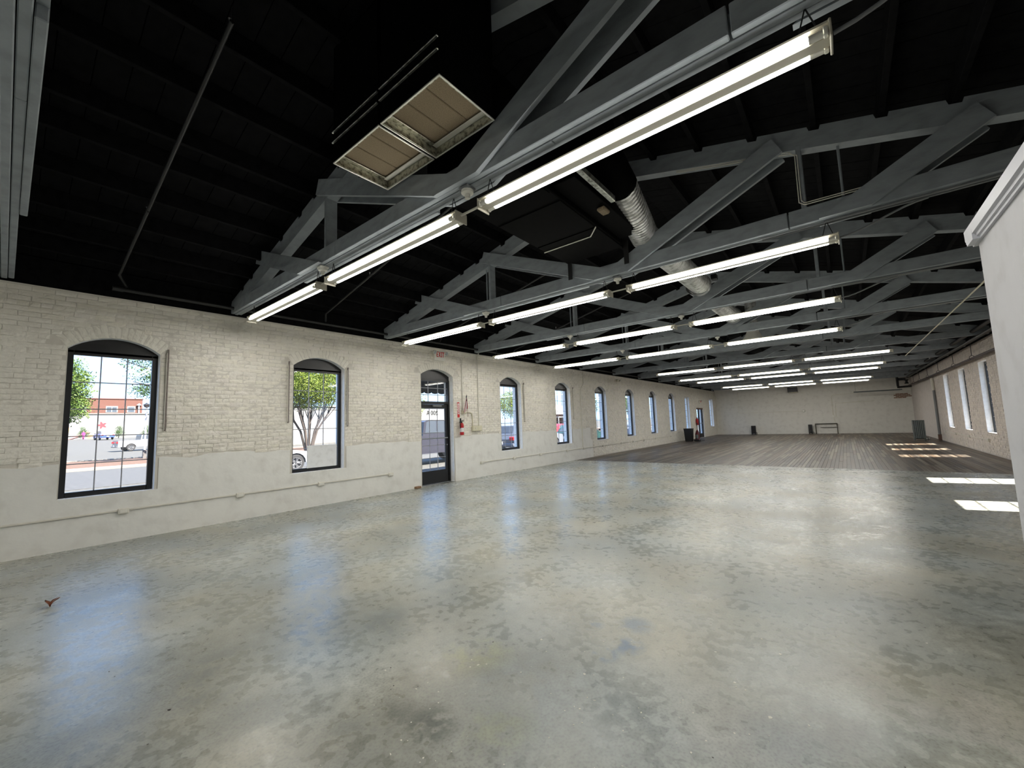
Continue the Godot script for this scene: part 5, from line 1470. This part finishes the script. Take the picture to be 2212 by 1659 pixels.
func build_outside() -> void:
	var g := MB.new()
	var xs := [150.0, XL - 0.3, -66.0, -105.0, -130.0, -320.0]
	var ys := [-0.1, -0.1, -0.09, 1.22, 1.5, 2.2]
	for i in 5:
		g.quad(Vector3(xs[i], ys[i], 160), Vector3(xs[i + 1], ys[i + 1], 160), Vector3(xs[i + 1], ys[i + 1], -320), Vector3(xs[i], ys[i], -320), Vector3.UP)
	struct("ground", g, M.asphalt)
	var rd := struct("road", MB.new().box(Vector3(-24.3, -0.095, -80), Vector3(10.4, 0.03, 440)), M.road)
	rd.set_meta("kind", "structure")
	struct("verge", MB.new().box(Vector3(-35.0, -0.06, -80), Vector3(10.4, 0.1, 440), 0.02), M.mulch)
	struct("kerb", MB.new().box(Vector3(-29.65, -0.03, -80), Vector3(0.3, 0.18, 440), 0.03), M.kerb)
	struct("kerb_strip", MB.new().box(Vector3(-40.35, -0.03, -80), Vector3(0.3, 0.18, 440), 0.03), M.kerb)
	# white building with a mural, red brick upper block behind it
	var wb := thing("painted_building", "long low white painted building across the street with coloured shapes on its wall", "building", Vector3(-128, 1.3, -20))
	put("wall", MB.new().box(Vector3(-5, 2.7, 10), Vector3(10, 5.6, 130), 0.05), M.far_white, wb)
	put("parapet", MB.new().box(Vector3(-5, 5.6, 10), Vector3(10.4, 0.25, 130.4), 0.05), M.kerb, wb)
	var flower := PackedVector2Array()
	for i in 20: flower.append(Vector2(cos(TAU * i / 20), sin(TAU * i / 20)) * (0.6 + 0.26 * cos(5.0 * TAU * i / 20)))
	put("painted_flower", MB.new().prism(flower, Vector3(0.0, 3.1, 6.3), Vector3(0, 0, 1), Vector3.UP, Vector3(0.03, 0, 0)), M.mural_red, wb)
	put("painted_arc", MB.new().tube([Vector3(0.03, 0.2, 11.6), Vector3(0.03, 0.9, 9.6), Vector3(0.03, 1.7, 8.2)], 0.22, 6), M.mural_pink, wb)
	put("painted_disc", MB.new().lathe([Vector2(0, 0), Vector2(0.8, 0), Vector2(0.8, 0.03), Vector2(0, 0.03)], Transform3D(Basis(Vector3(0, 0, 1), -PI / 2), Vector3(0, 2.2, 11.8)), 18), M.mural_orange, wb)
	put("painted_disc", MB.new().lathe([Vector2(0, 0), Vector2(0.55, 0), Vector2(0.55, 0.03), Vector2(0, 0.03)], Transform3D(Basis(Vector3(0, 0, 1), -PI / 2), Vector3(0, 0.6, 8.0)), 18), M.mural_orange, wb)
	put("painted_arc", MB.new().tube([Vector3(0.03, 0.1, 13.2), Vector3(0.03, 1.0, 13.4), Vector3(0.03, 1.9, 12.9), Vector3(0.03, 2.6, 12.0)], 0.12, 6), M.mural_pink, wb)
	var bb := thing("brick_building", "red brick block with white windows rising behind the low white building", "building", Vector3(-139, 1.5, -11.0))
	put("wall", MB.new().box(Vector3(-5, 4.8, 0), Vector3(10, 9.6, 22), 0.05), M.red_brick, bb)
	put("coping", MB.new().box(Vector3(-5, 9.55, 0), Vector3(10.3, 0.22, 22.3), 0.04), M.red_brick, bb)
	for w in [[-5.4, 1.9, 2], [-8.9, 1.3, 1], [-0.2, 1.6, 1], [3.6, 1.6, 1]]:
		var wn := put("window", MB.new().box(Vector3(0.03, 6.95, w[0]), Vector3(0.1, 1.6, w[1] + 0.25), 0.02), M.far_white, bb)
		for i in w[2]: put("pane", MB.new().box(Vector3(0.09, 6.9, w[0] + (i - (w[2] - 1) * 0.5) * 0.95), Vector3(0.02, 1.2, w[1] / w[2] - 0.15)), M.win_dark, wn)
	put("vent_pipe", MB.new().tube([Vector3(0.3, 5.9, -10.3), Vector3(0.3, 8.0, -10.3)], 0.16, 8), M.pole_white, bb)
	put("vent_cap", MB.new().lathe([Vector2(0, 8.0), Vector2(0.5, 8.0), Vector2(0, 8.5)], Transform3D(Basis(), Vector3(0.3, 0, -10.3)), 10), M.pole_white, bb)
	var sh := thing("white_warehouse", "plain white single-storey building behind the crape myrtle tree", "building", Vector3(-50, -0.09, -30))
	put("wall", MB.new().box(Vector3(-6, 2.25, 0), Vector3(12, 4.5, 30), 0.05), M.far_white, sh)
	put("coping", MB.new().box(Vector3(-6, 4.52, 0), Vector3(12.3, 0.12, 30.3), 0.03), M.kerb, sh)
	put("footing", MB.new().box(Vector3(0.02, 0.12, 0), Vector3(0.1, 0.24, 30), 0.02), M.kerb, sh)
	var hb := thing("brick_house", "small red brick house with a white porch far along the street", "building", Vector3(-46, -0.09, -72))
	put("wall", MB.new().box(Vector3(-4, 1.6, 0), Vector3(8, 3.2, 9), 0.04), M.red_brick, hb)
	put("roof", MB.new().prism(PackedVector2Array([Vector2(-5, 3.2), Vector2(5, 3.2), Vector2(0, 5.2)]), Vector3(-8.6, 0, 0), Vector3(0, 0, 1), Vector3.UP, Vector3(9.2, 0, 0)), M.pole_white, hb)
	put("porch", MB.new().box(Vector3(0.9, 2.6, 0), Vector3(1.8, 0.2, 6), 0.03), M.far_white, hb)
	for z in [-2.8, 0.0, 2.8]: put("porch_post", MB.new().box(Vector3(1.7, 1.25, z), Vector3(0.2, 2.5, 0.2), 0.02), M.far_white, hb)
	put("window", MB.new().box(Vector3(0.02, 1.7, 1.6), Vector3(0.08, 1.4, 1.1), 0.02), M.win_dark, hb)
	# trees
	tree("street_tree", "full light green tree across the street filling the left of the nearest window", Vector3(-59, 0, -2.4), [[[Vector3(0, -0.1, 0), Vector3(0.1, 2.0, -0.1), Vector3(0, 4.6, -0.6)], 0.22, 0.12]], [[Vector3(0, 7.0, -0.7), Vector3(2.7, 2.7, 2.3), 900], [Vector3(0, 4.8, -1.4), Vector3(2.2, 1.7, 1.5), 420]], M.leaf_green, 0.5, 3)
	tree("street_tree", "open branching tree reaching in from the right of the nearest window", Vector3(-35, 0, -8.6), [[[Vector3(0, -0.1, 0), Vector3(0, 2.2, 0.1), Vector3(0, 4.2, 0.6)], 0.2, 0.13], [[Vector3(0, 3.2, 0.3), Vector3(0, 4.5, 2.0), Vector3(0.2, 5.0, 3.6)], 0.07, 0.02], [[Vector3(0, 4.0, 0.5), Vector3(0.2, 5.6, 2.2), Vector3(0, 6.4, 4.2)], 0.07, 0.02], [[Vector3(0, 4.2, 0.6), Vector3(-0.2, 6.2, 0.8), Vector3(0, 8.0, 1.2)], 0.09, 0.03]],
		[[Vector3(0, 6.6, 2.9), Vector3(1.6, 0.7, 1.5), 110], [Vector3(0, 5.4, 2.6), Vector3(1.4, 0.5, 1.2), 80], [Vector3(0, 4.5, 2.9), Vector3(1.2, 0.35, 0.9), 50], [Vector3(0, 7.2, 0.5), Vector3(2, 1.4, 2.0), 260], [Vector3(0, 5.6, -0.6), Vector3(2, 1.2, 1.6), 200]], M.leaf_dark, 0.3, 5)
	var myr := []
	var r := RandomNumberGenerator.new(); r.seed = 12
	for i in 9:
		var a := TAU * i / 9.0 + r.randf() * 0.3
		var o := Vector3(cos(a) * 0.6, 0, sin(a))
		var p0 := o * 0.12 + Vector3(0, -0.1, 0); var p1 := o * 0.55 + Vector3(0, 1.5, 0); var p2 := o * 1.3 + Vector3(0, 2.7, 0); var p3 := o * 1.9 + Vector3(0, 3.9, 0)
		myr.append([[p0, p1, p2], 0.08, 0.055]); myr.append([[p2, p3], 0.055, 0.02])
		for k in 3: myr.append([[p1.lerp(p2, 0.3 + 0.3 * k), p2 + Vector3(r.randf_range(-0.9, 0.9), 1.0, r.randf_range(-0.9, 0.9))], 0.035, 0.015])
	tree("crape_myrtle", "many-stemmed crape myrtle with yellow-green crown seen through the second window", Vector3(-28.6, 0, -13.15), myr, [[Vector3(0, 4.75, 0), Vector3(2.0, 1.75, 2.9), 2600]], M.leaf_lime, 0.26, 7)
	var rest := [[-29.5, -21.0, 5.2, "bright yellow-green tree seen through the first window past the door"], [-30.0, -38.0, 5.5, "yellow-green tree seen through the second window past the door"], [-31.0, -55.0, 6.0, "green tree seen through the third window past the door"], [-31.0, -75.0, 6.5, "green tree seen through the fourth window past the door"], [-31.0, -100.0, 7.0, "green tree seen far down the street through the fifth window past the door"], [-31.0, -130.0, 8.0, "green tree farthest down the street"]]
	for i in rest.size():
		var q: Array = rest[i]
		var h: float = q[2]
		tree("verge_tree", q[3], Vector3(q[0], 0, q[1]), [[[Vector3(0, -0.1, 0), Vector3(0.1, 1.3, 0), Vector3(0, h * 0.6, 0)], 0.13, 0.06], [[Vector3(0, 1.2, 0), Vector3(0.3, 2.4, 0.9)], 0.06, 0.03], [[Vector3(0, 1.2, 0), Vector3(0.1, 2.5, -0.9)], 0.06, 0.03]], [[Vector3(0, h * 0.68, 0), Vector3(2.2, h * 0.32, 2.6 + 0.25 * i), 800]], M.leaf_lime if i < 2 else M.leaf_green, 0.32 + 0.03 * i, 30 + i, "trees along the verge")
	for i in 3:
		var z: float = [-10.4, -15.7, -20.2][i]
		tree("young_tree", "young cone-shaped tree before the white painted building, %s" % ["near the person in pink", "between the blue car and the pickup", "behind the white pickup cab"][i], Vector3(-122, 1.4, z), [[[Vector3(0, -0.1, 0), Vector3(0, 1.2, 0)], 0.08, 0.04]], [[Vector3(0, 1.0, 0), Vector3(1.1, 0.7, 1.1), 90], [Vector3(0, 1.9, 0), Vector3(0.6, 0.8, 0.6), 60]], M.leaf_dark, 0.35, 60 + i, "young trees by the white building")
	# street furniture
	var lp := thing("lamp_post", "thin white lamp post with a dark foot on the far verge", "lamp post", Vector3(-38.7, -0.02, -6.36))
	put("foot", MB.new().box(Vector3(0, 0.3, 0), Vector3(0.2, 0.62, 0.2), 0.02), M.pole_dark, lp)
	put("pole", MB.new().tube([Vector3(0, 0.6, 0), Vector3(0, 3.6, 0)], 0.06, 8), M.pole_white, lp)
	put("lamp_head", MB.new().lathe([Vector2(0, 3.6), Vector2(0.13, 3.62), Vector2(0.2, 3.8), Vector2(0, 3.95)], Transform3D(), 10), M.pole_dark, lp)
	# people and cars
	var pp := thing("person", "person in bright pink walking in front of the painted wall", "person", Vector3(-120, 1.37, -10.25), "", 1.35)
	sdf_person(pp, [[Vector3(0, 0.92, 0), Vector3(0, 1.35, 0.02), 0.125, 0.14], [Vector3(0.09, 0.9, 0), Vector3(0.12, 0.48, 0.14), 0.085, 0.06], [Vector3(0.12, 0.48, 0.14), Vector3(0.12, 0.06, 0.1), 0.058, 0.042], [Vector3(-0.09, 0.9, 0), Vector3(-0.11, 0.48, -0.1), 0.085, 0.06], [Vector3(-0.11, 0.48, -0.1), Vector3(-0.11, 0.08, -0.3), 0.058, 0.042], [Vector3(0.12, 0.04, 0.08), Vector3(0.12, 0.03, 0.24), 0.045, 0.035], [Vector3(-0.11, 0.06, -0.32), Vector3(-0.11, 0.03, -0.2), 0.045, 0.035],
		[Vector3(0.16, 1.36, 0), Vector3(0.24, 1.1, -0.12), 0.055, 0.042], [Vector3(0.24, 1.1, -0.12), Vector3(0.2, 0.9, 0.04), 0.04, 0.03], [Vector3(-0.16, 1.36, 0), Vector3(-0.24, 1.1, 0.1), 0.055, 0.042], [Vector3(-0.24, 1.1, 0.1), Vector3(-0.2, 0.96, 0.28), 0.04, 0.03], [Vector3(0, 1.38, 0), Vector3(0, 1.48, 0.01), 0.06, 0.05]], 0.03, M.pink, "clothed_body")
	sdf_person(pp, [[Vector3(0, 1.56, 0.015), Vector3(0, 1.66, 0.0), 0.072, 0.088], [Vector3(0, 1.6, 0.09), Vector3(0, 1.58, 0.105), 0.015, 0.012]], 0.02, M.skin, "head")
	sdf_person(pp, [[Vector3(0, 1.69, -0.02), Vector3(0, 1.6, -0.07), 0.09, 0.06]], 0.02, M.hair, "hair")
	var blue := mat("car_blue", rgb8(44, 70, 190), 0.25); blue.clearcoat_enabled = true
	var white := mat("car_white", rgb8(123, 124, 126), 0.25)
	var dark := mat("car_dark", rgb8(46, 46, 54), 0.22)
	var silver := mat("car_silver", rgb8(98, 102, 110), 0.25)
	var green := mat("car_green", rgb8(30, 58, 56), 0.22)
	car("parked_car", "blue car parked far off in front of the painted wall", "car", Vector3(-105.5, ground_at(-105.5), -11.6), PI + 0.12, blue, "suv")
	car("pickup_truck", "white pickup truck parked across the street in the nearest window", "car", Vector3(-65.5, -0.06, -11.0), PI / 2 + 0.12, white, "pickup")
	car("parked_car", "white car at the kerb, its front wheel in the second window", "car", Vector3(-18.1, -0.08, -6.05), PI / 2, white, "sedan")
	car("pickup_truck", "dark grey pickup truck parked outside the glass door", "car", Vector3(-14.6, -0.09, -11.9), PI / 2, dark, "pickup")
	car("parked_car", "silver car with red tail lights in the first window past the door", "car", Vector3(-14.0, -0.09, -18.6), PI / 2, silver, "suv")
	car("parked_car", "dark green car in the second window past the door", "car", Vector3(-14.0, -0.09, -24.6), PI / 2, green, "sedan")
	car("parked_car", "silver car parked farther along the street side", "car", Vector3(-14.0, -0.09, -33.5), PI / 2, silver, "sedan")
	car("parked_car", "red car across the street beyond the dark green car", "car", Vector3(-24.5, -0.08, -38.5), PI / 2, mat("car_red", rgb8(200, 40, 50), 0.3), "sedan")
	# awning over the street door
	var aw := thing("door_awning", "black awning with a scalloped edge outside the glass door", "awning", Vector3(XL - 0.36, 0, -7.6))
	put("canvas", MB.new().prism(PackedVector2Array([Vector2(0, 3.25), Vector2(-1.35, 2.72), Vector2(-1.35, 2.7), Vector2(0, 3.22)]), Vector3(0, 0, -1.7), Vector3.RIGHT, Vector3.UP, Vector3(0, 0, 3.4)), M.awning, aw)
	var val := PackedVector2Array([Vector2(-1.7, 2.73), Vector2(1.7, 2.73)])
	for i in 12:
		for k in 6:
			var an := PI * k / 6.0
			val.append(Vector2(1.7 - 3.4 * (i + 0.5 - 0.5 * cos(an)) / 12.0, 2.58 - 0.05 * sin(an)))
	val.append(Vector2(-1.7, 2.58))
	put("valance", MB.new().prism(val, Vector3(-1.36, 0, 0), Vector3(0, 0, 1), Vector3.UP, Vector3(0.012, 0, 0)), M.awning, aw)
	for s in [-1.0, 1.0]: put("bracket", MB.new().tube([Vector3(0, 2.6, s * 1.6), Vector3(-1.33, 2.7, s * 1.6)], 0.015, 6), M.pole_white, aw)
